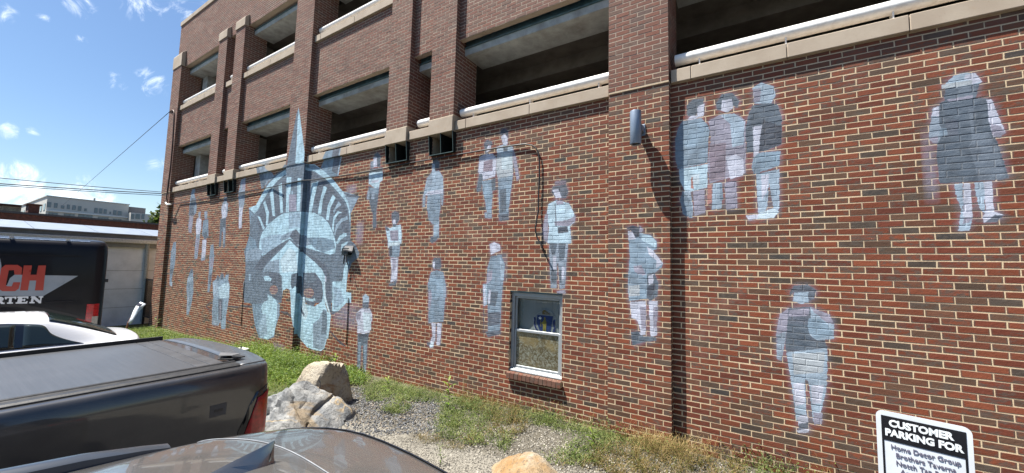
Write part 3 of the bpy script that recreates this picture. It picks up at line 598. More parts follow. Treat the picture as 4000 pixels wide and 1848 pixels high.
# pilasters: lower shaft 0.10 proud, upper shaft 0.115 proud, running the whole height
for i, (a, b) in enumerate(PILS):
    mb = MB(); mb.box(a+MD, b-MD, -.10+MD, MD-.0005, GB, Z_C); mb.box(a+MD, b-MD, -.115+MD, .55, Z_C, Z_P if i else Z_O2)
    p = gpart(mb, 'pilaster', M_MORTAR)
    w = (b-a)/4
    brick_field((0, -.10), (1, 0), (0, -1), a, b, GB+.2, Z_C, mod=w, start_half=i); brick_field((0, -.115), (1, 0), (0, -1), a, b, Z_C, Z_O2+.02, mod=w, start_half=i)
    for sx_, n in ((b, 1), (a, -1)):
        brick_field((sx_, 0), (0, 1), (n, 0), -.092, -.001, GB+.2, Z_C); brick_field((sx_, 0), (0, 1), (n, 0), -.107, .55, Z_C, Z_O2, start_half=1)
# twin piers above the drain boxes
for a, b in PIERS:
    mb = MB(); mb.box(a+MD, b-MD, -.10+MD, .55, 2.78, Z_O2)
    gpart(mb, 'pier', M_MORTAR)
    brick_field((0, -.10), (1, 0), (0, -1), a, b, 2.78, Z_O2-.03, mod=(b-a)/3)
    for sx_, n in ((b, 1), (a, -1)): brick_field((sx_, 0), (0, 1), (n, 0), -.092, .55, 2.78, Z_O2, start_half=1)
# spandrels between the storeys, and the tall parapet
for a, b in BAYS+SLOTS:
    mb = MB(); mb.box(a-.02, b+.02, MD, .12, Z_O1, Z_C2+.02); gpart(mb, 'spandrel', M_MORTAR)
    fx(a, b, Z_O1, Z_C2, h=1)
mb = MB(); mb.box(GX0+.01, GX1, MD, .3, Z_O2, Z_P); gpart(mb, 'parapet', M_MORTAR)
brick_field((0, 0), (1, 0), (0, -1), GX0, -6.6, Z_O2, Z_P); fx(-6.6, GX1, Z_O2, Z_O2+.6)
# end wall towards the warehouse
mb = MB(); mb.box(GX0, GX0+.3, .35, 16, GB, Z_P-.01); gpart(mb, 'end_wall', M_MORTAR)
brick_field((GX0-.002, 0), (0, 1), (-1, 0), .55, 3.0, GB+.2, Z_P)

# stone copings, each stone a piece of its own
def stone(x0, x1, y0, y1, z0, z1, name='coping_stone'):
    mb = MB().box(x0+.003, x1-.003, y0, y1, z0, z1); return gpart(mb, name, M_STONE, bevel=.006, seg=1)
for zt, zb in ((Z_CT, Z_C), (Z_C2T, Z_C2)):
    for a, b in BAYS:
        if a > 3 : continue
        first = .25; x = a+.012; cuts = [x, x+first]
        n = max(1, round((b-a-first)/1.2)); L = (b-a-.024-first)/n
        cuts += [x+first+L*(k+1) for k in range(n)]
        for c, d in zip(cuts[:-1], cuts[1:]): stone(c, d, -.055, .34, zb, zt)
    for a, b in SLOTS[:2]: stone(a+.03, b-.003 if zb > 3 else b-.003, -.055 if zb > 3 else -.075, .34, zb, zt)
for a, b in PIERS[:4]: stone(a-.004, b+.004, -.118, .2, 2.485, 2.778, 'pier_base_stone')
for a, b in PIERS[:4]:            # caps with sloping tops
    mb = MB().prism([(-.125, 7.43), (-.005, 7.43), (-.005, 7.84), (-.105, 7.73), (-.125, 7.69)], 'x', a-.01, b+.01); gpart(mb, 'pier_cap', M_STONE, bevel=.005, seg=1)
mb = MB().prism([(-.135, 7.48), (-.005, 7.48), (-.005, 8.12), (-.12, 8.0), (-.135, 7.96)], 'x', PILS[0][0]-.01, PILS[0][1]+.01); gpart(mb, 'pier_cap', M_STONE, bevel=.005, seg=1)
x = GX0
while x < GX1: stone(x, min(x+1.22, GX1), -.03, .34, Z_P, Z_P+.17, 'parapet_stone'); x += 1.22

# steel lintels with bolts, concrete edge beams, decks and back wall
for zt in (Z_O1, Z_O2):
    for a, b in BAYS+SLOTS:
        mb = MB(); mb.box(a, b, .20, .215, zt-.10, zt+.24); 
        mb.box(a, b, .12, .2, zt+.12, zt+.135); mb.box(a, b, .14, .2, zt-.10, zt-.088)
        lt = gpart(mb, 'steel_lintel', M_STEEL)
        n = max(1, int((b-a)/.62)); bb = MB()
        for k in range(n):
            xk = a+(b-a)*(k+.5)/n; bb.tube([(xk, .20, zt+.02), (xk, .178, zt+.02)], .016, 6)
        sub(bb, 'bolt', M_STEEL, lt)
for zt in (Z_O1, Z_O2):
    for k, (a, b) in enumerate(BAYS+SLOTS):
        n = max(1, round((b-a)/1.0)) if b-a > 1 else 1
        mb = MB()
        for i in range(n): mb.box(a+(b-a)*i/n+(.002 if i else 0), a+(b-a)*(i+1)/n-.002, .17, .75, zt-.235, zt-.105)
        gpart(mb, 'edge_beam', M_CONC)
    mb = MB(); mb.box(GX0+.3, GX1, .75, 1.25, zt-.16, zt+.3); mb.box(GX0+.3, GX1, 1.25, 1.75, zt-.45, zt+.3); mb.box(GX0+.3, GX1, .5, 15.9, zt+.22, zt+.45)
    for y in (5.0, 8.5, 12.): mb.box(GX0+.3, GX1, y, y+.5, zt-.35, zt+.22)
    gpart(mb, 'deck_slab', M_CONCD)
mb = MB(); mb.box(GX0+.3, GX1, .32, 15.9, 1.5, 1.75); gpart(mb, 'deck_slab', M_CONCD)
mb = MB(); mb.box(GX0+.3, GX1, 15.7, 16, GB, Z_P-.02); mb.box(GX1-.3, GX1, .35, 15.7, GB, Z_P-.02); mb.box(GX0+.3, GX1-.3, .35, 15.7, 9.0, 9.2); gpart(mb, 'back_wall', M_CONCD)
for x in (-18.45, -14.37, -5.56, 3.4): gpart(MB().box(x-.02, x+.42, .56, 1.0, 1.75, 7.4), 'column', M_CONC)
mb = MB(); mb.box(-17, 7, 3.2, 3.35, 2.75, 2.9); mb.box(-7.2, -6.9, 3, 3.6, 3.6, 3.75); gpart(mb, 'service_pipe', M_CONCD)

# white tubular rails on the copings
def rail(a, b, zb):
    z = zb+.205; x0 = a+.055
    y = .085; r = .076
    e = gpart(MB().tube([(x0, y, z), (b-.004, y, z)], r, 20), 'rail_pipe', M_PIPE); smooth_by_angle(e, 50)
    n = max(1, round((b-a)/1.25)); xs = [x0+.30+(b-x0-.5)*k/max(n, 1) for k in range(n+1)] if b-a > 1 else []
    for xk in xs:
        br = sub(MB().box(xk-.006, xk+.006, y-.045, y+.06, zb-.001, z-.06), 'bracket', M_PIPE, e)
    return e
for zt in (Z_CT, Z_C2T):
    for a, b in BAYS[:5]: rail(a, b, zt-.02)
    for a, b in SLOTS[:2]: rail(a+.10, b, zt-.02)

# open-fronted drain boxes under the piers
for a, b in boxes_x:
    mb = MB(); t = .008; z0, z1 = 2.10, 2.482; yt, yb = -.10, -.065
    def side(x): mb.prism([(yt, z1), (yb, z0), (.0, z0), (.0, z1)], 'x', x, x+t)
    side(a+.0); side(b-t)
    mb.prism([(yb, z0), (.28, z0), (.28, z0+t), (yb, z0+t)], 'x', a+t, b-t)
    mb.box(a+.02, b-.02, .26, .28, z0+t, z1)
    gpart(mb, 'drain_box', M_BLACKGREEN)
    bx = [o for o in garage.children if o.name.startswith('drain_box')][-1]
    sub(MB().prism([(yt, z1), (yb+.002, z0+t), (.26, z0+t), (.26, z1)], 'x', (a+b)/2-.004, (a+b)/2+.004), 'divider', M_BLACKGREEN, bx)
    rim = MB()
    for x in (a, (a+b)/2-.005, b-.010): rim.prism([(yt-.004, z1), (yb-.004, z0), (yb, z0), (yt, z1)], 'x', x, x+.010)
    rim.box(a, b, yb-.006, yb-.001, z0-.004, z0+.008)
    sub(rim, 'rim', simple('worn_green_edge', (.05, .085, .08), .5), bx)

# window: sill of bricks on edge, aluminium frame, two sashes
wa, wb, wz0, wz1 = WIN
wz1 -= .026; sub(MB().box(wa-.01, wb+.01, .012, .14, wz1+.001, wz1+.0255), 'window_lintel', M_STEEL, lower_wall)
wf = MB(); yf0, yf1 = .052, .14
for x0, x1 in ((wa+.002, wa+.055), (wb-.055, wb-.002)): wf.box(x0, x1, yf0, yf1, wz0+.055, wz1-.002)
wf.box(wa+.055, wb-.055, yf0, yf1, wz1-.06, wz1-.002); wf.prism([(yf0-.035, wz0+.012), (yf0-.035, wz0+.028), (yf0+.02, wz0+.058), (yf1, wz0+.058), (yf1, wz0+.012)], 'x', wa+.002, wb-.002)
for k in range(3): wf.box(wa+.01, wb-.01, yf0-.03+.018*k, yf0-.022+.018*k, wz0+.026+.010*k, wz0+.042+.010*k)
window = gpart(wf, 'window', M_ALU, bevel=.002, seg=1)
def sash(z0, z1, y, name):
    s = MB(); x0, x1 = wa+.057, wb-.057
    for a_, b_ in ((x0, x0+.032), (x1-.032, x1)): s.box(a_, b_, y, y+.03, z0, z1)
    s.box(x0+.032, x1-.032, y, y+.03, z0, z0+.042); s.box(x0+.032, x1-.032, y, y+.03, z1-.032, z1); return sub(s, name, M_ALU, window, bevel=.002, seg=1)
zm = (wz0+wz1)/2+.02
sash(zm-.02, wz1-.062, .085, 'sash'); sash(wz0+.06, zm+.018, .068, 'sash')
def glass_mat():
    m, nt = new_mat('window_glass'); finish(nt, (.9, .95, .95), .02, 0, None, .5, Transmission_Weight=1., IOR=1.45)
    # thin pane: plain transparency under a mirror coat
    nt.nt.nodes.clear(); g = nt.n('ShaderNodeBsdfGlossy', ins={'Roughness': .02}); t = nt.n('ShaderNodeBsdfTransparent', ins={'Color': (.93, .96, .95, 1)})
    fr = nt.n('ShaderNodeFresnel', ins={'IOR': 1.5}); mx = nt.n('ShaderNodeMixShader'); nt.nt.links.new(nt.math('MULTIPLY', fr.outputs[0], nt.math('SUBTRACT', 1., nt.n('ShaderNodeNewGeometry').outputs['Backfacing'])), mx.inputs[0]); nt.nt.links.new(t.outputs[0], mx.inputs[1]); nt.nt.links.new(g.outputs[0], mx.inputs[2])
    o = nt.n('ShaderNodeOutputMaterial'); nt.nt.links.new(mx.outputs[0], o.inputs[0]); return m
M_GLASS = glass_mat()
sub(MB().box(wa+.09, wb-.09, .097, .101, zm+.02, wz1-.094), 'pane', M_GLASS, window)
def plastic_sheet():
    m, nt = new_mat('clouded_plastic'); pos = nt.n('ShaderNodeTexCoord').outputs['Object']
    nz = nt.noise(pos, 16, 6, .75, 1.6); c = nt.mix(nt.sstep(nz, .46, .58), (.15, .11, .065), (.36, .33, .27)); c = nt.mix(nt.math('MULTIPLY', nt.sstep(nt.noise(pos, 3, 3), .5, .65), .6), c, (.38, .26, .12))
    finish(nt, c, .25, 0, nt.bump(nz, .15, .004), .6); return m
sub(MB().box(wa+.09, wb-.09, .080, .084, wz0+.10, zm-.012), 'pane', M_GLASS, window)
sub(MB().box(wa+.075, wb-.075, .088, .094, wz0+.085, zm+.01), 'cloudy_sheet', plastic_sheet(), window)
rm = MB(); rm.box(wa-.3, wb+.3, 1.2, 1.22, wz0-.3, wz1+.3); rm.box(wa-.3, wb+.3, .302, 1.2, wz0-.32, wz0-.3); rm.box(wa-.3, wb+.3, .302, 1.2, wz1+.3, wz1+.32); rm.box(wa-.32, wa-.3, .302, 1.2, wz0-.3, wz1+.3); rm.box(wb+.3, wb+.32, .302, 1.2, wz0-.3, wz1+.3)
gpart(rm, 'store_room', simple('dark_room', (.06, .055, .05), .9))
sub(MB().box(wa+.10, wa+.19, .16, .165, zm, wz1-.07), 'curtain_edge', simple('grey_cloth', (.22, .23, .22), .8), window)
nsill = 13; sw = (wb-wa+.02)/nsill
sillm = MB(); sillm.prism([(-.050, wz0-.088), (.06, wz0-.088), (.06, wz0+.008), (-.046, wz0-.014)], 'x', wa-.008, wb+.008)
sill = gpart(sillm, 'window_sill', M_MORTAR)
sme = MB(); sme.prism([(-.058, -.090), (.050, -.092), (.052, .012), (-.054, -.008)], 'x', -sw/2+.0045, sw/2-.0045)
b0 = sme.build('brick', M_BRICK, None); COL.objects.unlink(b0)
for k in range(nsill):
    b = b0.copy(); COL.objects.link(b); b.parent = sill; b.location = (wa-.01+sw*(k+.5), random.uniform(-.003, .003), wz0+random.uniform(-.002, .002)); b.color = (random.random()*.6, 0, 0, 1)

# every brick of the garage: the ones that show largest each an object, the rest as one mesh
BC = np.array(BR_C); BU = np.array(BR_U); BN = np.array(BR_N); BLn = np.array(BR_L); BH = np.array(BR_H)
cf, cr_, cu_ = np.array(CF), np.array(CR), np.array(CU); rel = BC-np.array([0, -DIST, 0]); dep = rel@cf
px = W0/2+FPX*(rel@cr_)/dep; py = H0/2-FPX*(rel@cu_)/dep
facing = -(rel[:, 0]*BN[:, 0]+rel[:, 1]*BN[:, 1])
area = np.where((dep > .3) & (px > 20) & (px < 3990) & (py > 10) & (py < 1840), facing*BLn*BH/np.maximum(dep, .1)**3, 0)
plain = (np.abs(BLn-(BL-.0084)) < 1e-3) & (np.abs(BH-(CH-JT)) < 1e-3) & (np.abs(BC[:, 1]) < 1e-3)
sign = (px > 3380) & (py > 1580)
order = np.argsort(-area*plain*(~sign)); single = order[:300]; rest = np.ones(len(BC), bool); rest[single] = False
CHM = .0026
def brick_arrays(C, U, N, L, H, jit=True):
    n = len(C); U3 = np.c_[U, np.zeros(n)]; N3 = np.c_[N, np.zeros(n)]; Z3 = np.array([0, 0, 1.])
    cor = [(-1, -1), (1, -1), (1, 1), (-1, 1)]; V = np.zeros((n, 12, 3)); UVv = np.zeros((n, 12, 2))
    push = np.clip(RNG.normal(0, .0006, n), -.0011, .0013) if jit else np.zeros(n); tl = RNG.normal(0, .0016, (n, 4)) if jit else np.zeros((n, 4)); sg = RNG.normal(0, .0012, (n, 4)) if jit else np.zeros((n, 4))
    for ring, (ins, dp) in enumerate(((CHM, 0.), (0., -CHM*.9), (0., -.009))):
        for k, (a, b) in enumerate(cor):
            du = a*(L/2-ins)+sg[:, k]*.8; dz = b*(H/2-ins)+tl[:, k]*.9
            V[:, ring*4+k] = C+U3*du[:, None]+Z3*dz[:, None]+N3*(dp+push)[:, None]
            UVv[:, ring*4+k] = np.c_[.5+a*(.5-ins/L), np.full(n, .5+b*(.5-ins/.057))] if ring == 0 else (.5+a*.5, .5+b*.5)
    F = [[0, 1, 2, 3]]
    for r in (0, 4):
        for k in range(4): F.append([r+4+k, r+4+(k+1) % 4, r+(k+1) % 4, r+k])
    F = np.array(F)
    return V, UVv, F
V, UVv, F = brick_arrays(BC[rest], BU[rest], BN[rest], BLn[rest], BH[rest]); n = len(V)
# faces must look outwards: U x Z points along +-N
flip = (np.cross(np.c_[BU[rest], np.zeros(n)], [0, 0, 1.])[:, :2]*BN[rest]).sum(1) < 0
Fa = np.repeat(F[None], n, 0); Fa[flip] = Fa[flip][:, :, ::-1]
Fall = (Fa+(np.arange(n)*12)[:, None, None]).reshape(-1, 4); uvs = UVv.reshape(-1, 2)[Fall.ravel()]
rnd = np.repeat(RNG.random(n)*.999, 12)
courses = mesh_np('brick_courses', V.reshape(-1, 3), Fall, M_BRICK, None, {'rnd': ('POINT', rnd)}, uvs)
courses.color = (0, 0, 0, 1); courses.parent = garage; courses.matrix_parent_inverse = Matrix.Translation((9, 0, 2.2)); tag(courses, kind='stuff')
protos = []
for q in range(6):                      # six slightly different brick shapes shared by the single bricks
    v1, u1, f1 = brick_arrays(np.zeros((1, 3)), np.array([[1., 0]]), np.array([[0, -1.]]), np.array([BL-.0084]), np.array([CH-JT]))
    fl1 = f1 if np.cross([1, 0, 0], [0, 0, 1])[1] < 0 else f1[:, ::-1]
    o = mesh_np('brick', v1[0], fl1, M_BRICK, None, None, u1[0][fl1.ravel()]); protos.append(o.data); bpy.data.objects.remove(o)
for k, i in enumerate(single):
    o = bpy.data.objects.new('brick', protos[k % 6]); COL.objects.link(o); o.parent = lower_wall
    o.matrix_parent_inverse = Matrix.Identity(4); o.location = BC[i]
    o.color = (random.random()*.999, 0, 0, 1)
print('bricks', len(BC))
# ------------------------------------------------------------------ ground
GXK = np.array([-200, -60, -19, -18, -10.5, -7.7, -3.3, -.9, 0, 6, 200.]); GZK = np.array([-3.2, -2.9, -2.58, -2.55, -2.40, -2.32, -2.25, -2.20, -2.22, -2.25, -2.4])
def gz(x, y=0.): return np.interp(x, GXK, GZK) + .018*np.sin(1.7*np.asarray(x)+.6)*np.sin(2.3*np.asarray(y)+1.1)
def ground_material():
    m, nt = new_mat('lot_ground'); pos = nt.n('ShaderNodeNewGeometry').outputs['Position']
    sp = nt.n('ShaderNodeSeparateXYZ'); nt.nt.links.new(pos, sp.inputs[0])
    n1 = nt.noise(pos, 1.6, 5, .65); n2 = nt.noise(pos, 55, 4, .7); n3 = nt.noise(pos, 9, 5, .7)
    lot = nt.mix(nt.sstep(n2, .35, .65), (.12, .112, .095), (.21, .195, .165)); lot = nt.mix(nt.math('MULTIPLY', nt.sstep(n3, .35, .65), .5), lot, (.24, .225, .19))
    soil = nt.mix(nt.sstep(n2, .35, .65), (.05, .043, .03), (.12, .11, .09)); green = nt.mix(nt.sstep(n3, .3, .7), (.045, .06, .018), (.10, .10, .04))
    # the planted strip lies within about 1.5 m of the wall, wider to the left
    edge = nt.math('ADD', sp.outputs[1], nt.math('MULTIPLY', nt.math('SUBTRACT', n1, .5), .9))
    strip = nt.sstep(nt.math('ADD', edge, nt.math('MULTIPLY', nt.math('SUBTRACT', 0, sp.outputs[0]), .10)), -1.35, -1.05)
    left = nt.sstep(nt.math('ADD', sp.outputs[0], nt.math('MULTIPLY', n1, 1.)), -5.6, -6.4)
    c = nt.mix(strip, lot, nt.mix(left, soil, green))
    dark_lot = nt.sstep(nt.math('MULTIPLY_ADD', n1, .5, sp.outputs[1]), -2.55, -2.85); c = nt.mix(dark_lot, c, nt.mix(nt.sstep(n2, .35, .65), (.035, .035, .035), (.065, .063, .06)))  # unseen far lot made dark to cut the light bounced onto the wall
    far = nt.sstep(sp.outputs[0], -22, -24); c = nt.mix(far, c, (.08, .08, .08))
    finish(nt, c, .95, 0, nt.bump(n2, .8, .01), .2); return m
xs = np.concatenate([[-400, -150, -60, -30], np.arange(-24, 8.01, .25), [12, 30, 100, 300]]); ys = np.concatenate([[-300, -80, -30, -14], np.arange(-10, 1.01, .25), [10, 40, 120, 400]])
GXg, GYg = np.meshgrid(xs, ys); V = np.stack([GXg, GYg, gz(GXg, GYg)], -1).reshape(-1, 3)
i = np.arange(len(ys)-1)[:, None]*len(xs)+np.arange(len(xs)-1)[None]; F = np.stack([i, i+1, i+1+len(xs), i+len(xs)], -1).reshape(-1, 4)
tag(mesh_np('ground', V, F, ground_material(), smooth=True), kind='structure')

def in_poly(p, poly):
    x, y = p[:, 0], p[:, 1]; ins = np.zeros(len(p), bool); n = len(poly)
    for a in range(n):
        x0, y0 = poly[a]; x1, y1 = poly[(a+1) % n]
        c = ((y0 > y) != (y1 > y)); 
        if y0 != y1: ins ^= c & (x < (x1-x0)*(y-y0)/(y1-y0)+x0)
    return ins
def rnd_poly(n, poly):
    P = np.array(poly); lo, hi = P.min(0), P.max(0); out = np.zeros((0, 2))
    while len(out) < n:
        q = RNG.random((n*2, 2))*(hi-lo)+lo; out = np.r_[out, q[in_poly(q, poly)]]
    return out[:n]
def rotm(n):
    q = RNG.normal(size=(n, 4)); q /= np.linalg.norm(q, axis=1)[:, None]; w, x, y, z = q.T
    return np.stack([1-2*(y*y+z*z), 2*(x*y-z*w), 2*(x*z+y*w), 2*(x*y+z*w), 1-2*(x*x+z*z), 2*(y*z-x*w), 2*(x*z-y*w), 2*(y*z+x*w), 1-2*(x*x+y*y)], -1).reshape(n, 3, 3)
def stones(name, pts, smin, smax, mat):
    n = len(pts); s = smin+(smax-smin)*RNG.random(n)**2.5
    o6 = np.array([[1, 0, 0], [-1, 0, 0], [0, 1, 0], [0, -1, 0], [0, 0, 1], [0, 0, -1.]])
    v = o6[None]*(.6+.8*RNG.random((n, 6, 1))); v = v*np.stack([np.ones(n), .6+.4*RNG.random(n), .45+.4*RNG.random(n)], -1)[:, None]
    v = np.einsum('nij,nkj->nki', rotm(n), v)*s[:, None, None]; v[..., :2] += pts[:, None]; v[..., 2] += (gz(pts[:, 0], pts[:, 1])+s*.25)[:, None]
    f = np.array([[0, 2, 4], [2, 1, 4], [1, 3, 4], [3, 0, 4], [2, 0, 5], [1, 2, 5], [3, 1, 5], [0, 3, 5]])
    F = (f[None]+(np.arange(n)*6)[:, None, None]).reshape(-1, 3)
    return tag(mesh_np(name, v.reshape(-1, 3), F, mat, None, {'rnd': ('POINT', np.repeat(RNG.random(n), 6))}), kind='stuff')
def stone_mat(name, stops):
    m, nt = new_mat(name); a = nt.n('ShaderNodeAttribute', attribute_name='rnd'); pos = nt.n('ShaderNodeNewGeometry').outputs['Position']
    c = nt.ramp(a.outputs['Fac'], stops, 'LINEAR'); c = nt.mix(nt.math('MULTIPLY', nt.noise(pos, 120, 3), .25), c, (.1, .09, .08)); finish(nt, c, .85, 0, None, .3); return m
WHITE_G = stone_mat('pale_gravel', [(0, (.07, .066, .058)), (.2, (.16, .15, .128)), (.5, (.27, .25, .21)), (.85, (.34, .315, .265)), (1, (.42, .40, .34))])
GREY_G = stone_mat('grey_gravel', [(0, (.05, .055, .062)), (.35, (.11, .116, .125)), (.65, (.17, .172, .175)), (.88, (.28, .26, .22)), (1, (.17, .12, .08))])
lotp = [(-5.2, -2.7), (-4.8, -2.2), (-4.1, -1.66), (-3.3, -1.50), (-2.5, -1.38), (-1.7, -1.22), (-1.0, -1.15), (-.8, -2.4), (-2.6, -2.8)]
tag(stones('gravel', rnd_poly(26000, lotp), .004, .014, WHITE_G), 'pale crushed gravel of the lot by the weeds', 'gravel')
greyp = [(-7.6, -2.2), (-6.8, -.9), (-5.6, -.35), (-4.2, -.3), (-3.6, -1.2), (-4.1, -1.7), (-4.9, -2.4), (-6.2, -2.9)]
tag(stones('gravel', rnd_poly(17000, greyp), .007, .024, GREY_G), 'loose blue grey gravel between boulders and wall', 'gravel')
mixp = [(-4.2, -1.6), (-4.0, -.2), (-1.5, -.12), (1.6, -.05), (1.6, -1.3), (-.8, -1.4), (-2.4, -1.45)]
tag(stones('gravel', rnd_poly(15000, mixp), .005, .018, WHITE_G), 'thin scatter of mixed stones under the brown weeds', 'gravel')
# ------------------------------------------------------------------ plants
def leaf_mat(name, stops, rough=.55, trans=.35):
    m, nt = new_mat(name); a = nt.n('ShaderNodeAttribute', attribute_name='rnd'); pos = nt.n('ShaderNodeNewGeometry').outputs['Position']
    c = nt.ramp(a.outputs['Fac'], stops, 'LINEAR'); c = nt.mix(nt.math('MULTIPLY', nt.sstep(nt.noise(pos, 2.2, 3), .4, .7), .35), c, stops[0][1])
    d = nt.n('ShaderNodeBsdfPrincipled'); nt.nt.links.new(c, d.inputs['Base Color']); d.inputs['Roughness'].default_value = rough; d.inputs['Specular IOR Level'].default_value = .35
    t = nt.n('ShaderNodeBsdfTranslucent'); nt.nt.links.new(nt.mix(.5, c, (.14, .20, .03)), t.inputs[0])
    mx = nt.n('ShaderNodeMixShader'); mx.inputs[0].default_value = trans; nt.nt.links.new(d.outputs[0], mx.inputs[1]); nt.nt.links.new(t.outputs[0], mx.inputs[2])
    o = nt.n('ShaderNodeOutputMaterial'); nt.nt.links.new(mx.outputs[0], o.inputs[0]); return m
def foliage(name, base, hts, n_per, smin, smax, mat, spread=.10, flat=.5, kind='stuff', stems=0, aspect=2.2, rr=(0, 1)):
    """leaf clumps: base (k,2) clump feet, hts (k,) heights; many small leaf faces spread through each clump"""
    k = len(base); n = k*n_per; b = np.repeat(base, n_per, 0); h = np.repeat(hts, n_per); t = RNG.random(n)**.75
    off = RNG.normal(0, 1, (n, 2))*spread*(.35+t[:, None]*.9)*(np.repeat(hts, n_per)/hts.mean())[:, None]**.5
    p = np.c_[b+off, gz(b[:, 0], b[:, 1])+t*h*(.55+.45*RNG.random(n))]; p[:, 1] = np.minimum(p[:, 1], -.01)
    s = smin+(smax-smin)*RNG.random(n); Rm = rotm(n); nrm = Rm[:, :, 2]; nrm[:, 2] = np.abs(nrm[:, 2])+flat; nrm /= np.linalg.norm(nrm, axis=1)[:, None]
    a = np.cross(nrm, Rm[:, :, 0]); a /= np.linalg.norm(a, axis=1)[:, None]; c = np.cross(nrm, a)
    A = a*s[:, None]; C = c*(s/aspect)[:, None]; N = nrm*(s*.18)[:, None]
    v = np.stack([p-A, p+C-N, p+A*1.0, p-C-N], 1); F = np.arange(n*4).reshape(-1, 4)
    rv = rr[0]+(rr[1]-rr[0])*np.clip(np.repeat(RNG.random(k), n_per)*.5+RNG.random(n)*.5, 0, .999); V = v.reshape(-1, 3); Rn = np.repeat(rv, 4)
    if stems:
        ns = k*stems; b = np.repeat(base, stems, 0); h = np.repeat(hts, stems)*(.5+.9*RNG.random(ns)); an = RNG.random(ns)*6.28; ln = spread*(.6+1.8*RNG.random(ns))
        d = np.c_[np.cos(an), np.sin(an)]; z0 = gz(b[:, 0], b[:, 1]); q = []
        w = np.c_[-d[:, 1], d[:, 0], np.zeros(ns)]*.0011*(1+smax*8)
        for tt in (0, .35, .7, 1.): q.append(np.c_[b+d*(ln*tt**1.6)[:, None], z0+h*(tt-.22*tt**3)])
        for a0, a1 in zip(q[:-1], q[1:]):
            vs = np.stack([a0-w, a0+w, a1+w*.7, a1-w*.7], 1).reshape(-1, 3); vs[:, 1] = np.minimum(vs[:, 1], -.008); F = np.r_[F, np.arange(ns*4).reshape(-1, 4)+len(V)]; V = np.r_[V, vs]; Rn = np.r_[Rn, np.full(ns*4, .92)]
    o = mesh_np(name, V, F, mat, None, {'rnd': ('POINT', Rn)})
    return tag(o, kind=kind) if kind else o
GREEN = leaf_mat('weed_leaf_green', [(0, (.028, .060, .008)), (.35, (.090, .165, .018)), (.7, (.18, .26, .03)), (1, (.30, .32, .07))])
BROWN = leaf_mat('weed_leaf_brown', [(0, (.035, .024, .008)), (.3, (.13, .085, .022)), (.55, (.075, .10, .018)), (.8, (.22, .15, .05)), (1, (.36, .26, .12))], .8, .25)
OLIVE = leaf_mat('weed_leaf_olive', [(0, (.025, .045, .010)), (.4, (.085, .13, .026)), (.8, (.20, .24, .065)), (1, (.36, .34, .15))], .7, .3)
def density(pts, cells, seed=3):
    r = np.random.default_rng(seed); a, b = r.random(12)*6, r.random(12)*6; f = r.random((12, 2))*cells*2-cells
    v = sum(np.sin(pts@f[i]+a[i]) for i in range(12)); return v/np.abs(v).max()
lawn = [(-19.3, -3.6), (-19.2, -.15), (-10.4, -.15), (-6.6, -.1), (-6.9, -1.0), (-7.6, -2.3), (-9, -3.2), (-13, -3.8)]
p = rnd_poly(3800, lawn); tag(foliage('grass', p, np.full(len(p), .09)*(.6+.9*RNG.random(len(p))), 12, .016, .034, GREEN, .10, .3, stems=2, aspect=4), 'rough green grass growing along the far foot of the wall', 'grass')
p = rnd_poly(800, [(-11.6, -1.0), (-11.4, -.08), (-7.0, -.08), (-6.2, -.35), (-6.7, -1.1), (-9, -1.5)]); hh = .20*(.5+RNG.random(len(p))) * np.where((p[:, 0] < -8) & (p[:, 1] > -.8), 1.5, .8)
tag(foliage('weeds', p, hh, 46, .012, .028, GREEN, .11, .5, stems=2), 'bright leafy weeds banked against the wall under the painted face', 'weeds')
p = rnd_poly(520, [(-7.4, -2.1), (-6.6, -.7), (-5.6, -.3), (-5.1, -.15), (-4.6, -.5), (-5.6, -1.2), (-6.2, -2.3)]); p = p[density(p, 3.) > -.35]
tag(foliage('weeds', p, .10*(.5+RNG.random(len(p))), 34, .008, .018, OLIVE, .08, .5, stems=3), 'low olive weeds around the two boulders', 'weeds')
p = rnd_poly(1150, [(-4.9, -1.25), (-4.8, -.10), (-2.5, -.06), (1.8, -.04), (1.8, -1.3), (-.6, -1.2), (-2.2, -1.22), (-3.6, -1.45)]); dn = density(p, 3.4, 8); p = p[(dn > -.22) | ((p[:, 0] > -1.2) & (dn > -.5))]
left = p[:, 0] < -.4
hh = (.15+.06*(p[:, 1] > -.5))*(.35+1.4*RNG.random(len(p))**1.5)
d2 = density(p, 5.5, 21)+RNG.normal(0, .12, len(p)); sel = d2 > -.05
tag(foliage('weeds', p[sel], hh[sel], 46, .005, .0150, BROWN, .070, .2, stems=5), 'dry brown weeds along the foot of the wall', 'weeds')
pb = rnd_poly(260, [(-6.2, -.42), (-6.2, -.04), (-1.0, -.03), (-1.0, -.30), (-3.5, -.42)])
tag(foliage('weeds', pb, .09*(.5+RNG.random(len(pb))), 60, .005, .013, OLIVE, .075, .4, stems=4), 'low weeds hugging the very foot of the wall under the window', 'weeds')
tag(foliage('weeds', p[~sel], hh[~sel]*.9, 52, .006, .0165, OLIVE, .070, .3, stems=3), 'small leafed grey green weeds among the dry brown ones', 'weeds')
p = rnd_poly(16, [(-3.9, -1.5), (-3.4, -1.42), (-2.8, -1.40), (-2.9, -1.52), (-3.6, -1.62)])
tag(foliage('weeds', p, .05+.03*RNG.random(len(p)), 40, .004, .010, BROWN, .05, .3, stems=6, rr=(.3, 1)), 'yellowish dead tufts on the edge of the pale gravel', 'weeds')
p = np.c_[-.93+RNG.normal(0, .22, 46), -.24+RNG.normal(0, .10, 46)]; p[:, 1] = np.minimum(p[:, 1], -.06)
tag(foliage('weeds', p, np.full(46, .22), 8, .004, .009, BROWN, .11, .3, stems=16, rr=(.55, 1)), 'tangle of straw coloured dead stalks in front of the wide pilaster', 'weeds')

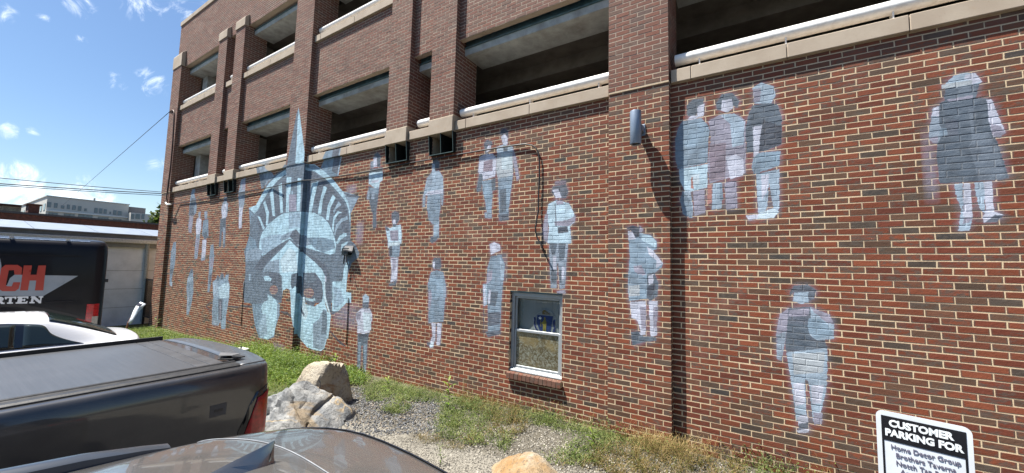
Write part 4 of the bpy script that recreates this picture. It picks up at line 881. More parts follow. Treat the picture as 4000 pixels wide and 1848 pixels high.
def plant(x, y, h, nleaf, ls, label, cat, lean=.02, mat=GREEN, width=.33, droop=.25, seed=1, tops=1.0):
    r = random.Random(seed); t = tag(empty('weed_plant', (x, y, float(gz(x, y)))), label, cat)
    pts = [(lean*math.sin(k*1.1)*k*.4, lean*.5*k*.3, h*k/6) for k in range(7)]
    st = MB().tube(pts, [.006*(1-.1*k)*(h/.4)**.5 for k in range(7)], 6).build('stem', mat, t, smooth=True)
    for k in range(nleaf):
        f = .12+.86*k/max(1, nleaf-1); a = k*2.4+r.random(); c = Vector(pts[min(5, int(f*6))]); c.z = f*h
        L = ls*(.7+.5*r.random())*(1.1-.45*f); up = .25+.9*f*tops; mb = MB(); d = Vector((math.cos(a), math.sin(a), 0)); sd_ = Vector((-d.y, d.x, 0))
        prev = None
        for j in range(5):
            q = j/4; w = L*width*math.sin(math.pi*min(.97, q*.9+.08))*.5; pt = c+d*(L*q)+Vector((0, 0, L*(up*q-droop*2*q*q)))
            row = (pt-sd_*w, pt+Vector((0, 0, -w*.35)), pt+sd_*w)
            if prev: mb.quad(prev[0], prev[1], row[1], row[0]); mb.quad(prev[1], prev[2], row[2], row[1])
            prev = row
        lf = mb.build('leaf', mat, t, smooth=True); at = lf.data.attributes.new('rnd', 'FLOAT', 'POINT'); at.data.foreach_set('value', [(.35+.6*f)*.9]*len(lf.data.vertices))
    at = st.data.attributes.new('rnd', 'FLOAT', 'POINT'); at.data.foreach_set('value', [.5]*len(st.data.vertices)); return t
plant(-4.07, -.62, .50, 13, .15, 'tall green milkweed stalk with broad leaves standing left of the window', 'weed', .012, seed=3)
plant(-5.55, -.55, .25, 12, .12, 'small bushy green plant between the boulders and the tall stalk', 'weed', .01, seed=5)
plant(-3.02, -1.95, .24, 12, .07, 'thin pale plant alone on the pale gravel', 'weed', .02, OLIVE, seed=7, width=.16)
plant(-1.72, -.62, .22, 8, .13, 'dark upright leafy plant below the wide pilaster', 'weed', .01, seed=9)
plant(-17.3, -.5, .45, 10, .16, 'pale seedling growing at the shaded foot of the corner pilaster', 'weed', .02, OLIVE, seed=11)
plant(-7.55, -.25, .34, 16, .16, 'leafy green weed against the wall beside the face mural', 'weed', .02, seed=13)
# ------------------------------------------------------------------ boulders and other stones
def rock(name, loc, planes, size, seed, mat, label, cat, rough=.05, sub=5, smooth=.12):
    bm = bmesh.new(); bmesh.ops.create_icosphere(bm, subdivisions=sub, radius=1.)
    r = np.random.default_rng(seed); v = np.array([q.co[:] for q in bm.verts]); d = v/np.linalg.norm(v, axis=1)[:, None]
    rad = np.full(len(d), 9.)
    N = [np.array(n)/np.linalg.norm(n) for n, h in planes]; Hh = [h for n, h in planes]
    for q in range(7): a = r.normal(size=3); a /= np.linalg.norm(a); N.append(a); Hh.append(1.05+.25*r.random())
    inv = np.zeros(len(d))
    for n_, h in zip(N, Hh): inv += np.maximum((d@n_)/h, 0)**(1/smooth)
    rad = inv**(-smooth)
    f = np.zeros(len(d)); amp = 1.
    for o in range(6):
        fr = r.normal(size=(5, 3))*1.7*1.9**o; ph = r.random(5)*6.28; f += amp*np.abs(np.sin(d@fr.T*rad[:, None]+ph)).mean(1); amp *= .55
    rad = rad*(1-rough*(f-f.mean())*2.2)
    for q in range(9):            # deep cracks and ledges
        a = r.normal(size=3); a /= np.linalg.norm(a); a[2] *= .35; c0 = r.uniform(-.55, .55); w = d@a*rad-c0+.09*np.sin(5*d[:, 2]+3*d[:, 0]+q)
        side = 1/(1+np.exp(-(d@r.normal(size=3))*9)); rad = rad-rough*.9*np.exp(-(w/.03)**2)*side-rough*.28*(w > 0)*(w < .35)*side*(w/.35)
    p = d*rad[:, None]*np.array(size)
    for q, c in zip(bm.verts, p): q.co = c
    me = bpy.data.meshes.new(name); bm.to_mesh(me); bm.free(); me.materials.append(mat)
    o = bpy.data.objects.new(name, me); link(o); o.location = loc; smooth_by_angle(o, 28)
    return tag(o, label, cat)
def rock_mat(name, a, b, c, vein, darkc=(.06, .06, .06)):
    m, nt = new_mat(name); pos = nt.n('ShaderNodeTexCoord').outputs['Object']
    col = nt.mix(nt.sstep(nt.noise(pos, 2.2, 6, .65, .6), .38, .62), a, b); col = nt.mix(nt.sstep(nt.noise(nt.mapping(pos, (1, 1, 1), (4, 2, 1)), 1.7, 5, .6, .8), .56, .66), col, c)
    w = nt.n('ShaderNodeTexVoronoi', feature='DISTANCE_TO_EDGE'); w.inputs['Scale'].default_value = 1.5; wp = nt.n('ShaderNodeTexNoise'); wp.inputs['Scale'].default_value = 3; nt.nt.links.new(pos, wp.inputs['Vector'])
    nt.nt.links.new(nt.vmath('ADD', pos, nt.vmath('MULTIPLY', wp.outputs['Color'], (.5, .5, .5))), w.inputs['Vector'])
    ve = nt.math('SUBTRACT', 1., nt.sstep(w.outputs['Distance'], .004, .022)); col = nt.mix(nt.math('MULTIPLY', ve, nt.sstep(nt.noise(pos, 1.3, 2), .5, .58)), col, vein)
    n5 = nt.noise(pos, 26, 6, .75); col = nt.mix(nt.math('MULTIPLY', nt.sstep(n5, .50, .66), .7), col, darkc)
    finish(nt, col, .85, 0, nt.bump(nt.math('ADD', nt.noise(pos, 9, 7, .7, .5), nt.math('MULTIPLY', n5, .4)), 1., .035), .3); return m
R1 = rock_mat('grey_quartz_rock', (.17, .178, .185), (.30, .30, .29), (.25, .20, .14), (.42, .33, .21))
R2 = rock_mat('tan_rock', (.36, .31, .235), (.42, .375, .30), (.27, .165, .08), (.16, .155, .15), (.12, .09, .065))
R3 = rock_mat('orange_rock', (.25, .15, .065), (.30, .235, .15), (.34, .31, .26), (.40, .37, .31), (.08, .07, .055))
rock('boulder', (-5.55, -2.24, -2.28), [((-.92, -.1, .72), .56), ((.80, .05, .72), .60), ((.1, -1, .55), .62), ((.95, .3, .1), .9), ((-.2, .8, .6), .8), ((-1, -.2, .1), .95), ((.45, -.8, .4), .72), ((-.5, -.9, .3), .8)], (.82, .68, .68), 4, R1,
     'large dark grey boulder with pale veins behind the dark car', 'boulder', .085, smooth=.05)
rock('boulder', (-6.02, -1.62, -2.28), [((-.85, -.3, .62), .60), ((.98, .1, .12), .52), ((.2, -.9, .4), .62), ((-.15, .2, 1), .86), ((-.35, .9, .2), .75), ((.5, -.7, .6), .74)], (.70, .55, .80), 9, R2,
     'tan boulder with a steep shaded right side behind the grey one', 'boulder', .06, smooth=.07)
rock('boulder', (-1.98, -1.86, -2.40), [((-.55, -.3, .9), .62), ((.55, -.1, .9), .60), ((0, -.9, .5), .8), ((.95, 0, .2), .8)], (.56, .42, .52), 14, R3,
     'rusty orange boulder with white patches by the pale gravel', 'boulder', .05, smooth=.2)
for k, (x, y, s) in enumerate([(-13.6, -2.35, .10), (-13.25, -2.3, .08), (-13.0, -2.45, .05), (-12.7, -2.35, .09), (-13.4, -2.1, .07)]):
    rock('rubble_stone', (x, y, float(gz(x))+s*.35), [], (s*1.3, s, s*.7), 30+k, R2 if k % 2 else R1, ['flat pale slab lying leftmost in the rubble heap behind the van', 'dark broken stone in the middle of the rubble heap', 'smallest pale chip between the bigger rubble stones', 'grey stone at the right end of the rubble heap', 'low tan stone at the back of the rubble heap'][k], 'stone', .06, 3, .1)['group'] = 'rubble stones behind the van'
M_STUB = simple('mossy_concrete', (.42, .43, .36), .9, 0, .2, 6, .5, 50, dirt=(.14, .15, .09), dirt_amt=.7, dscale=5)
st = tag(empty('concrete_stub', (-10.35, -.86, float(gz(-10.35)))), 'short broken concrete post stub standing in the green weeds', 'stub')
MB().prism([(-.17, -.10), (.16, -.12), (.20, .05), (.12, .14), (-.15, .12)], 'z', -.05, .30).build('stub_body', M_STUB, st, bevel=.02)
MB().tube([(.02, 0, .29), (.02, .0, .36)], .016, 8).build('iron_pin', M_BLACKGREEN, st)
# ------------------------------------------------------------------ vehicles: a shell lofted through stations along the length
class Shell:
    def __init__(s, stations, bow=None):
        s.y = np.array([q[0] for q in stations]); s.p = np.array([q[1] for q in stations], float); s.S, s.K = s.p.shape[:2]; s.bow = bow
    @staticmethod
    def cr(a, t):            # Catmull-Rom along axis 0, clamped overshoot
        n = len(a); i = int(min(n-2, max(0, math.floor(t)))); f = t-i; p0, p1, p2, p3 = a[max(0, i-1)], a[i], a[i+1], a[min(n-1, i+2)]
        m1, m2 = (p2-p0)*.5, (p3-p1)*.5; m1 = np.where(np.abs(m1) > 2*np.abs(p2-p1)+1e-9, 2*(p2-p1), m1); m2 = np.where(np.abs(m2) > 2*np.abs(p2-p1)+1e-9, 2*(p2-p1), m2)
        return (2*f**3-3*f*f+1)*p1+(f**3-2*f*f+f)*m1+(-2*f**3+3*f*f)*p2+(f**3-f*f)*m2
    def at(s, v, k, side=1):
        y = float(s.cr(s.y, v)); prof = s.cr(s.p, v); q = s.cr(prof, k); x, z = q
        if s.bow: y += s.bow(x, y, z)
        return Vector((side*x, y, z))
    def nrm(s, v, k, side):
        e = .02; a = s.at(min(v+e, s.S-1), k, side)-s.at(max(v-e, 0), k, side); b = s.at(v, min(k+e, s.K-1), side)-s.at(v, max(k-e, 0), side)
        n = a.cross(b); n = n.normalized() if n.length > 1e-9 else Vector((0, 0, 1)); c = s.at(v, k, side)-Vector((0, s.at(v, k, side).y, .7))
        return n if n.dot(Vector((c.x, (.0 if 1 <= v <= s.S-2 else (1 if v < 1 else -1)*1.), c.z))) > 0 else -n
    def body(s, name, mat, parent, nv=5, ns=4, ends=True):
        mb = MB(); V = [i/nv for i in range((s.S-1)*nv+1)]; K_ = [i/ns for i in range((s.K-1)*ns+1)]; rows = []
        for v in V: rows.append([s.at(v, k, -1) for k in K_]+[s.at(v, k, 1) for k in reversed(K_[:-1])])
        n = len(rows[0]); mb.v = [tuple(p) for r in rows for p in r]
        for i in range(len(rows)-1):
            for j in range(n-1): a = i*n+j; mb.f.append((a, a+1, a+1+n, a+n)); mb.m.append(0)
        if ends: mb.f += [tuple(range(n)), tuple(range((len(rows)-1)*n, len(rows)*n))]; mb.m += [0, 0]
        mb.f.append((0, n-1, len(rows)*n-1, (len(rows)-1)*n)); mb.m.append(0)
        o = mb.build(name, mat, parent); return smooth_by_angle(o, 34)
    def patch(s, name, mat, parent, v0, v1, k0, k1, side=1, off=.004, nv=14, nk=10, smooth=True):
        """side 1/-1: one flank; side 0: across the whole top from k0 on one side to k0 on the other"""
        mb = MB(); g = []
        f0 = k0 if callable(k0) else (lambda u: k0); f1 = k1 if callable(k1) else (lambda u: k1)
        for i in range(nv+1):
            u = i/nv; v = v0+(v1-v0)*u; row = []
            if side: ks = [(f0(u)+(f1(u)-f0(u))*j/nk, side) for j in range(nk+1)]
            else:
                h = [f0(u)+(s.K-1-f0(u))*j/nk for j in range(nk+1)]; ks = [(k, -1) for k in h]+[(k, 1) for k in reversed(h[:-1])]
            for k, sd_ in ks: p = s.at(v, k, sd_); row.append(p+s.nrm(v, min(k, s.K-1.02), sd_)*off)
            g.append(row)
        n = len(g[0]); mb.v = [tuple(p) for r in g for p in r]
        for i in range(nv):
            for j in range(n-1): a = i*n+j; mb.f.append((a, a+1, a+1+n, a+n)); mb.m.append(0)
        o = mb.build(name, mat, parent, smooth=smooth, fix=False)
        sol = o.modifiers.new('thick', 'SOLIDIFY'); sol.thickness = .003; sol.offset = 0
        return o
def car_paint(name, col, rough=.28, flake=.0, metal=.0, coat=1., dust=.12, coatr=.04, dustc=(.32, .30, .27)):
    m, nt = new_mat(name); pos = nt.n('ShaderNodeTexCoord').outputs['Object']
    c = nt.mix(nt.math('MULTIPLY', nt.noise(pos, 900, 1), flake), col, tuple(min(1, q*2.4+.02) for q in col))
    n = nt.noise(pos, 3, 6, .7); c = nt.mix(nt.math('MULTIPLY', nt.sstep(n, .35, .75), dust), c, dustc)
    sp = nt.sstep(nt.noise(pos, 130, 2), .74, .78); c = nt.mix(nt.math('MULTIPLY', sp, .5*min(1, dust*5)), c, dustc)
    cr = nt.math('MULTIPLY_ADD', nt.sstep(n, .4, .8), .09, coatr)
    finish(nt, c, rough, metal, None, .5, Coat_Weight=coat, Coat_Roughness=cr); return m
M_RUBBER = simple('tyre_rubber', (.018, .018, .018), .85, 0, .2, 30); M_TRIM = simple('black_plastic', (.016, .016, .017), .45, 0, .2, 20, .1, 90)
M_GLOSSB = simple('gloss_black', (.006, .006, .007), .06, 0, .1, 5, Coat_Weight=1.); M_RIM = simple('alloy', (.45, .46, .47), .3, .9, .1, 8)
M_DGLASS = simple('tinted_glass', (.012, .018, .016), .03, 0, .2, 2, spec=.8); M_LAMPR = simple('red_lens', (.34, .004, .009), .2, 0, .35, 25, Coat_Weight=.2)
M_LAMPW = simple('clear_lens', (.36, .34, .31), .15, 0, .15, 30, Coat_Weight=1.); M_CHROME = simple('chrome', (.8, .8, .8), .12, 1., .05, 4)
def wheel(car, x, y, r=.36, w=.24):
    s = 1 if x > 0 else -1; t = smooth_by_angle(MB().tube([(x-s*w, y, r), (x-s*w*.92, y, r), (x-s*.03, y, r), (x, y, r)], [r*.94, r, r, r*.93], 28).build('wheel', M_RUBBER, car), 30)
    MB().tube([(x-.001*s, y, r), (x+.004*s, y, r)], [r*.64, r*.60], 24).build('rim', M_RIM, t)
def arch(car, x, y, r):
    mb = MB(); s = 1 if x > 0 else -1; pts = [(y+r*math.cos(a), .36+r*math.sin(a)) for a in [math.pi*k/14 for k in range(15)]]+[(y-r, .2), (y+r, .2)]
    mb.prism([(p[0], p[1]) for p in pts], 'x', x-s*.02, x+s*.003); mb.build('wheel_arch', M_TRIM, car)
def place(o, x, y, rz): o.location = (x, y, float(gz(x, y-2.0))); o.rotation_euler = (0, 0, rz)
ROT = R(-3.0)
# pickup truck with a folded bed cover -------------------------------------------------
truck = tag(empty('pickup_truck'), 'dark grey pickup truck with a flat black bed cover and red tail lamp', 'pickup truck')
P_TRUCK = car_paint('truck_paint', (.020, .021, .024), .3, .3, 0, 1., .07)
def tb(x, y, z): return (.13*(1-min(1, abs(x)/.97)**2.4))*max(0, min(1, (y+.5)/.5))
prof = lambda dx=0, dz=0, top=1.395: [(.93+dx, .42), (.965+dx, .55), (.985+dx, .85), (1.0+dx, 1.02), (1.0+dx, 1.12), (.992+dx, 1.28), (.965+dx, 1.372+dz), (.93+dx, top-.004+dz), (.80+dx, top+dz), (.4, top+dz), (0, top+dz)]
bed = Shell([(0, [(.80, .52), (.86, .58), (.90, .85), (.915, 1.0), (.915, 1.12), (.905, 1.26), (.88, 1.345), (.85, 1.36), (.7, 1.362), (.35, 1.364), (0, 1.365)]), (-.012, prof(-.05, -.012)), (-.05, prof(-.018, -.004)), (-.12, prof()), (-.5, prof()), (-1.2, prof()), (-1.9, prof())], tb)
bed.body('bed_body', P_TRUCK, truck, 6, 5)
def rise(z0, z1, z2): return z0
cabp = lambda zb, wr, zr, zc: [(.93, .42), (.965, .55), (.99, .85), (1.0, 1.02), (1.0, 1.12), (.985, 1.24), (.95, zb), (wr, zr), (wr*.85, zr+.06), (wr*.5, zc), (0, zc+.012)]
cab = Shell([(-1.93, cabp(1.30, .74, 1.76, 1.86)), (-1.98, cabp(1.30, .75, 1.80, 1.89)), (-2.6, cabp(1.30, .76, 1.83, 1.93)), (-3.3, cabp(1.30, .75, 1.80, 1.91)), (-3.6, cabp(1.28, .74, 1.72, 1.85)), (-4.25, [(.93, .42), (.965, .55), (.99, .85), (1.0, 1.0), (.99, 1.1), (.96, 1.17), (.90, 1.22), (.78, 1.26), (.6, 1.28), (.3, 1.30), (0, 1.31)]), (-5.0, [(.92, .42), (.95, .55), (.97, .8), (.97, .95), (.96, 1.04), (.92, 1.12), (.86, 1.17), (.74, 1.2), (.6, 1.22), (.3, 1.24), (0, 1.25)]), (-5.45, [(.85, .42), (.88, .5), (.9, .75), (.9, .9), (.88, .97), (.84, 1.03), (.78, 1.07), (.7, 1.1), (.5, 1.11), (.3, 1.12), (0, 1.12)])])
cab.body('cab_body', P_TRUCK, truck, 5, 4)
for sd_ in (-1, 1):
    cab.patch('side_window', M_DGLASS, truck, 1.15, 2.05, 6.1, 6.92, sd_); cab.patch('side_window', M_DGLASS, truck, 2.15, 3.9, 6.1, 6.9, sd_)
cab.patch('windscreen', M_DGLASS, truck, 4.15, 4.85, 7.4, 10, 0)
mb = MB()
for z in (1.34, 1.52): pass
MB().box(-.62, .62, -1.925, -1.915, 1.42, 1.74).build('rear_window', M_DGLASS, truck)
def cover_mat():
    m, nt = new_mat('bed_cover_vinyl'); pos = nt.n('ShaderNodeTexCoord').outputs['Object']
    st = nt.noise(nt.mapping(pos, (1.2, 60, 1)), 1.6, 3, .5); big = nt.noise(pos, 1.3, 3, .5); col = nt.mix(nt.sstep(st, .3, .7), (.038, .041, .047), (.047, .050, .057)); col = nt.mix(nt.math('MULTIPLY', nt.sstep(big, .45, .7), .3), col, (.075, .078, .085))
    sx = nt.n('ShaderNodeSeparateXYZ'); nt.nt.links.new(pos, sx.inputs[0]); rid = nt.math('SINE', nt.math('MULTIPLY', sx.outputs[1], 2*math.pi/.05))
    finish(nt, col, .42, 0, nt.bump(nt.math('ADD', rid, nt.math('MULTIPLY', st, 1.2)), .05, .002), .5, Coat_Weight=.2, Coat_Roughness=.35); return m
cv = MB(); T0 = -.265
cv.box(-.78, .78, -1.88, T0-.19, 1.398, 1.416); bed.patch('tailgate_cap', simple('cap_plastic', (.055, .062, .072), .38, 0, .1, 10, .1, 80, Coat_Weight=.3), truck, .35, 3.36, 7.6, 10, 0, .0025, 14, 12)
cvo = cv.build('bed_cover', cover_mat(), truck, bevel=.004)
M_CVP = simple('bed_cover_end', (.050, .051, .055), .4, 0, .12, 8, .15, 60)
for a, b in ((T0-.186, T0-.098), (T0-.094, T0)): MB().box(-.775, .775, a, b, 1.398, 1.415).build('end_slat', M_CVP, cvo, bevel=.003)
for sd_ in (-1, 1):
    x0, x1 = (.785, .905) if sd_ > 0 else (-.905, -.785)
    MB().prism([(x0, 1.385), (x1, 1.385), (x1, 1.402), (x1-.02 if sd_ > 0 else x1, 1.412), (x0+.03, 1.412), (x0+.02, 1.424), (x0, 1.424)], 'y', -1.88, -.20 if sd_ > 0 else -.28).build('bed_rail', M_TRIM, truck, bevel=.004)
MB().box(-.80, -.78, -1.88, -.24, 1.41, 1.452).build('bed_rail', M_TRIM, truck, bevel=.004)
MB().prism([(.50, -.20), (.64, -.27), (.73, -.19), (.70, -.08), (.56, -.10)], 'z', 1.417, 1.427).build('latch_plate', M_TRIM, truck, bevel=.003)
tl = truck.children[-1]; tl.rotation_euler = (0, 0, 0)
MB().prism([(.52, -.205), (.64, -.265), (.72, -.19), (.70, -.12)], 'z', 1.45, 1.456).build('latch_plate', simple('grey_vinyl_flap', (.10, .10, .105), .5), truck, bevel=.003)
MB().box(.60, .66, -.21, -.17, 1.427, 1.45).build('latch_knob', M_TRIM, truck)
# tail lamp wrapped round the corner
def lamp(x0, y0, z0, z1, name, mat, off, ya, par=truck):
    return bed.patch(name, mat, par, .02, ya, z0, z1, 1, off, 12, 8)
for sd_ in (1, -1):
    bz = bed.patch('lamp_bezel', M_GLOSSB, truck, .03, 3.36, lambda u: 1.50+.2*u, lambda u: (4.62-.30*u)*(1 if u < .9 else 1-(u-.9)*5), sd_, .004, 14, 8)
    rl = bed.patch('tail_lamp', M_LAMPR, truck, .0, 3.24, lambda u: 1.62+.2*u, lambda u: (4.40-.40*u)*(1 if u < .88 else 1-(u-.88)*4.4), sd_, .012, 14, 8)
MB().box(.9985, 1.0025, -.43, -.32, 1.06, 1.15).build('side_badge', simple('grey_decal', (.065, .067, .072), .5), truck)
MB().box(1.0, 1.004, -.405, -.345, 1.095, 1.115).build('badge_print', simple('badge_print', (.022, .022, .024), .4), truck)
MB().box(-.72, .72, .10, .112, .75, 1.25).build('tailgate_panel', P_TRUCK, truck, bevel=.01); MB().box(-.16, .16, .112, .122, 1.12, 1.2).build('tailgate_handle', M_TRIM, truck)
MB().prism([(-.95, .45), (.95, .45), (.95, .62), (-.95, .62)], 'y', .05, .20).build('bumper', M_CHROME, truck, bevel=.02)
for x in (-.985, .985):
    for y in (-1.15, -4.55): arch(truck, x, y, .45); wheel(truck, x+.012*(1 if x > 0 else -1), y, .41, .28)
place(truck, -4.58, -3.545, R(-.3)); truck.location.z = -2.28
# near dark crossover -------------------------------------------------
cross = tag(empty('parked_crossover'), 'dark grey metallic crossover roof with antenna fin nearest the camera', 'car')
P_CR = car_paint('crossover_paint', (.20, .192, .185), .22, .35, .75, 1., .10, .01, (.16, .15, .14))
def cb(x, y, z): return -.34*(min(1, abs(x)/.70)**3.2)*max(0, min(1, (y+1.0)/.7))*(1 if z > 1.0 else .5)
lo = lambda w: [(w-.03, .28), (w, .55), (w-.005, .85)]
ST = [(0, [(.78, .34), (.85, .5), (.85, .72), (.80, .90), (.74, .96), (.66, .98), (.5, .99), (.3, 1.0), (0, 1.0)]),
      (-.05, lo(.90)+[(.87, .96), (.83, 1.01), (.74, 1.06), (.6, 1.08), (.35, 1.09), (0, 1.09)]),
      (-.14, lo(.915)+[(.89, .98), (.85, 1.04), (.70, 1.20), (.58, 1.24), (.35, 1.25), (0, 1.255)]),
      (-.27, lo(.92)+[(.90, .99), (.86, 1.05), (.635, 1.475), (.57, 1.525), (.34, 1.548), (0, 1.555)]),
      (-.30, lo(.92)+[(.90, .99), (.86, 1.05), (.63, 1.50), (.57, 1.545), (.34, 1.570), (0, 1.577)]),
      (-.42, lo(.92)+[(.90, .99), (.86, 1.05), (.63, 1.525), (.57, 1.565), (.34, 1.590), (0, 1.598)]),
      (-.72, lo(.925)+[(.90, 1.0), (.86, 1.055), (.635, 1.545), (.57, 1.585), (.34, 1.608), (0, 1.617)]),
      (-1.5, lo(.925)+[(.90, 1.0), (.86, 1.055), (.64, 1.56), (.575, 1.600), (.34, 1.625), (0, 1.635)]),
      (-2.4, lo(.925)+[(.90, 1.0), (.86, 1.05), (.63, 1.54), (.565, 1.580), (.34, 1.605), (0, 1.615)]),
      (-2.75, lo(.925)+[(.90, .99), (.86, 1.04), (.66, 1.44), (.56, 1.50), (.34, 1.545), (0, 1.56)]),
      (-3.5, lo(.925)+[(.89, .97), (.85, 1.02), (.74, 1.05), (.6, 1.07), (.35, 1.08), (0, 1.085)]),
      (-4.1, lo(.90)+[(.86, .90), (.82, .95), (.7, .98), (.55, 1.0), (.3, 1.01), (0, 1.015)]),
      (-4.55, [(.72, .3), (.78, .45), (.78, .62), (.72, .75), (.66, .8), (.55, .82), (.4, .83), (.25, .84), (0, .84)])]
crs = Shell(ST, cb); crs.body('body', P_CR, cross, 7, 7)
crs.patch('rear_window', M_GLOSSB, cross, 1.35, 3.86, 5.1, 8, 0, .004, 16, 12)
for sd_ in (-1, 1):
    crs.patch('side_window', M_DGLASS, cross, 5.2, 6.7, 4.1, 4.9, sd_); crs.patch('side_window', M_DGLASS, cross, 6.8, 7.9, 4.1, 4.9, sd_)
    crs.patch('tail_lamp', M_LAMPR, cross, .3, 1.6, 3.0, 4.0, sd_, .006)
    x = .60*sd_; rl = MB(); ys_ = [-.74, -.80, -.92, -1.1, -1.6, -2.2, -2.45, -2.6]; hs = [.002, .016, .034, .044, .046, .042, .02, .004]
    prev = None
    for y, h in zip(ys_, hs):
        zb = 1.580+.014*min(1, (-.74-y)/.5) if y > -2 else 1.594
        ring = [(x-.024, y, zb-.04), (x-.020, y, zb+h*.8), (x-.008, y, zb+h), (x+.010, y, zb+h*.95), (x+.021, y, zb+h*.7), (x+.024, y, zb-.04)]
        if prev:
            for a in range(5): rl.quad(prev[a], prev[a+1], ring[a+1], ring[a])
        prev = ring
    smooth_by_angle(rl.build('roof_rail', car_paint('rail_paint', (.030, .038, .052), .35, 0, .2, .8, .04, .10), cross), 40)
crs.patch('windscreen', M_DGLASS, cross, 9.05, 9.9, 5.3, 8, 0)
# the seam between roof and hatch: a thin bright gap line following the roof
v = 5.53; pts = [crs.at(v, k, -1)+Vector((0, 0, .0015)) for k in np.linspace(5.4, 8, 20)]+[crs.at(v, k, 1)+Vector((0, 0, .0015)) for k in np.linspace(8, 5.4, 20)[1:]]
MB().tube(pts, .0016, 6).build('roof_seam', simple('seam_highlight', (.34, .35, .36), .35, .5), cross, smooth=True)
fin = MB(); FL = [(-.005, 0), (-.20, 0), (-.165, .012), (-.11, .034), (-.055, .060), (-.012, .076), (-.004, .074), (-.012, .045), (-.010, .02)]
yc = -.56; zc = 1.600
rows = []
for (y0, z0, w) in [(-.21, .0, .004), (-.175, .014, .012), (-.12, .036, .019), (-.07, .056, .019), (-.03, .070, .012), (-.012, .078, .003)]:
    rows.append([(-.030*(1-((y0+.1)/.11)**2*.85)-.004, yc+y0, zc-.004), (-w*.75, yc+y0, zc+z0*.45), (-w*.30, yc+y0, zc+z0*.85), (0, yc+y0, zc+z0), (w*.30, yc+y0, zc+z0*.85), (w*.75, yc+y0, zc+z0*.45), (.030*(1-((y0+.1)/.11)**2*.85)+.004, yc+y0, zc-.004)])
rows.append([(-.012, yc-.016, zc-.004), (-.009, yc-.022, zc+.02), (-.003, yc-.016, zc+.05), (0, yc-.011, zc+.072), (.003, yc-.016, zc+.05), (.009, yc-.022, zc+.02), (.012, yc-.016, zc-.004)])
for a, b in zip(rows[:-1], rows[1:]):
    for k in range(6): fin.quad(a[k], a[k+1], b[k+1], b[k])
fin.v = [(q[0]*1.3-.205, (q[1]+.56)*1.75-.58, (q[2]-1.6)*1.0+1.585) for q in fin.v]; smooth_by_angle(fin.build('antenna_fin', P_CR, cross), 50)
for x in (-.9, .9):
    for y in (-.85, -3.65): arch(cross, x, y, .39); wheel(cross, x+.02*(1 if x > 0 else -1), y, .35)
place(cross, -.86, -4.19, -.097); cross.location.z = -2.152
# white sedan -------------------------------------------------
sedan = tag(empty('parked_sedan'), 'white sedan with dark rear glass between the pickup and the black van', 'car')
P_W = car_paint('white_paint', (.66, .67, .70), .35, 0, 0, 1., .04, .05)
ls = [(.84, .22), (.885, .5), (.885, .80)]
SS = [(0, [(.66, .30), (.72, .45), (.74, .75), (.68, .93), (.6, .98), (.5, 1.0), (.25, 1.01), (0, 1.01)]),
      (-.04, [(.76, .25), (.81, .5), (.82, .80), (.77, .97), (.68, 1.045), (.52, 1.065), (.3, 1.075), (0, 1.08)]),
      (-.12, [(.80, .22), (.86, .5), (.865, .80), (.82, .985), (.73, 1.055), (.55, 1.085), (.3, 1.095), (0, 1.10)]),
      (-.26, ls+[(.835, .99), (.75, 1.055), (.60, 1.10), (.32, 1.115), (0, 1.12)]),
      (-.34, ls+[(.84, 1.0), (.765, 1.058), (.61, 1.125), (.34, 1.145), (0, 1.15)]),
      (-.66, ls+[(.845, 1.0), (.785, 1.062), (.615, 1.27), (.36, 1.315), (0, 1.33)]),
      (-.94, ls+[(.845, 1.0), (.79, 1.065), (.595, 1.375), (.36, 1.425), (0, 1.44)]),
      (-1.05, ls+[(.845, 1.0), (.79, 1.065), (.59, 1.40), (.36, 1.447), (0, 1.462)]),
      (-1.9, ls+[(.845, 1.0), (.79, 1.06), (.58, 1.415), (.36, 1.463), (0, 1.478)]),
      (-2.4, ls+[(.845, .99), (.79, 1.05), (.585, 1.37), (.36, 1.415), (0, 1.43)]),
      (-3.1, ls+[(.835, .96), (.77, 1.01), (.65, 1.04), (.36, 1.06), (0, 1.065)]),
      (-3.9, [(.82, .22), (.86, .5), (.85, .74), (.79, .86), (.7, .91), (.55, .94), (.3, .955), (0, .96)]),
      (-4.3, [(.66, .25), (.72, .45), (.72, .62), (.66, .72), (.58, .76), (.45, .78), (.25, .79), (0, .79)])]
sdn = Shell(SS, lambda x, y, z: -.10*(abs(x)/.8)**3*max(0, min(1, (y+.4)/.4))); sdn.body('body', P_W, sedan, 7, 6)
sdn.patch('window_surround', M_GLOSSB, sedan, 3.62, 6.35, 4.98, 7, 0, .003, 22, 12)
sdn.patch('rear_window', M_DGLASS, sedan, 3.75, 6.25, lambda u: 5.06, 7, 0, .0065, 22, 12)
for sd_ in (-1, 1):
    sdn.patch('window_surround', M_GLOSSB, sedan, 5.0, 9.3, 4.04, lambda u: 4.04+.88*min(1, (u/.56))**.8*min(1, (1-u)/.18+.02), sd_, .003, 40, 8)
    for a, b in ((5.2, 7.22), (7.30, 8.9)):
        lo_ = a
        sdn.patch('side_window', M_DGLASS, sedan, a, b, 4.11, (lambda u: 4.11+.72*min(1, u+.02)**.8) if a < 6 else (lambda u: 4.83-.70*max(0, u-.72)/.28), sd_, .0065, 24, 8)
    sdn.patch('tail_lamp', M_LAMPR, sedan, .25, 1.6, 2.3, 2.95, sd_, .005)
sdn.patch('windscreen', M_DGLASS, sedan, 9.1, 9.92, 5.2, 7, 0)
v = 2.62; mbx = MB()
pts = [sdn.at(1.3+1.9*t, 4.6, 1)+Vector((0, 0, .002)) for t in np.linspace(0, 1, 12)]; MB().tube(pts, .0028, 5).build('boot_seam', simple('seam_shadow', (.18, .18, .2), .6), sedan)
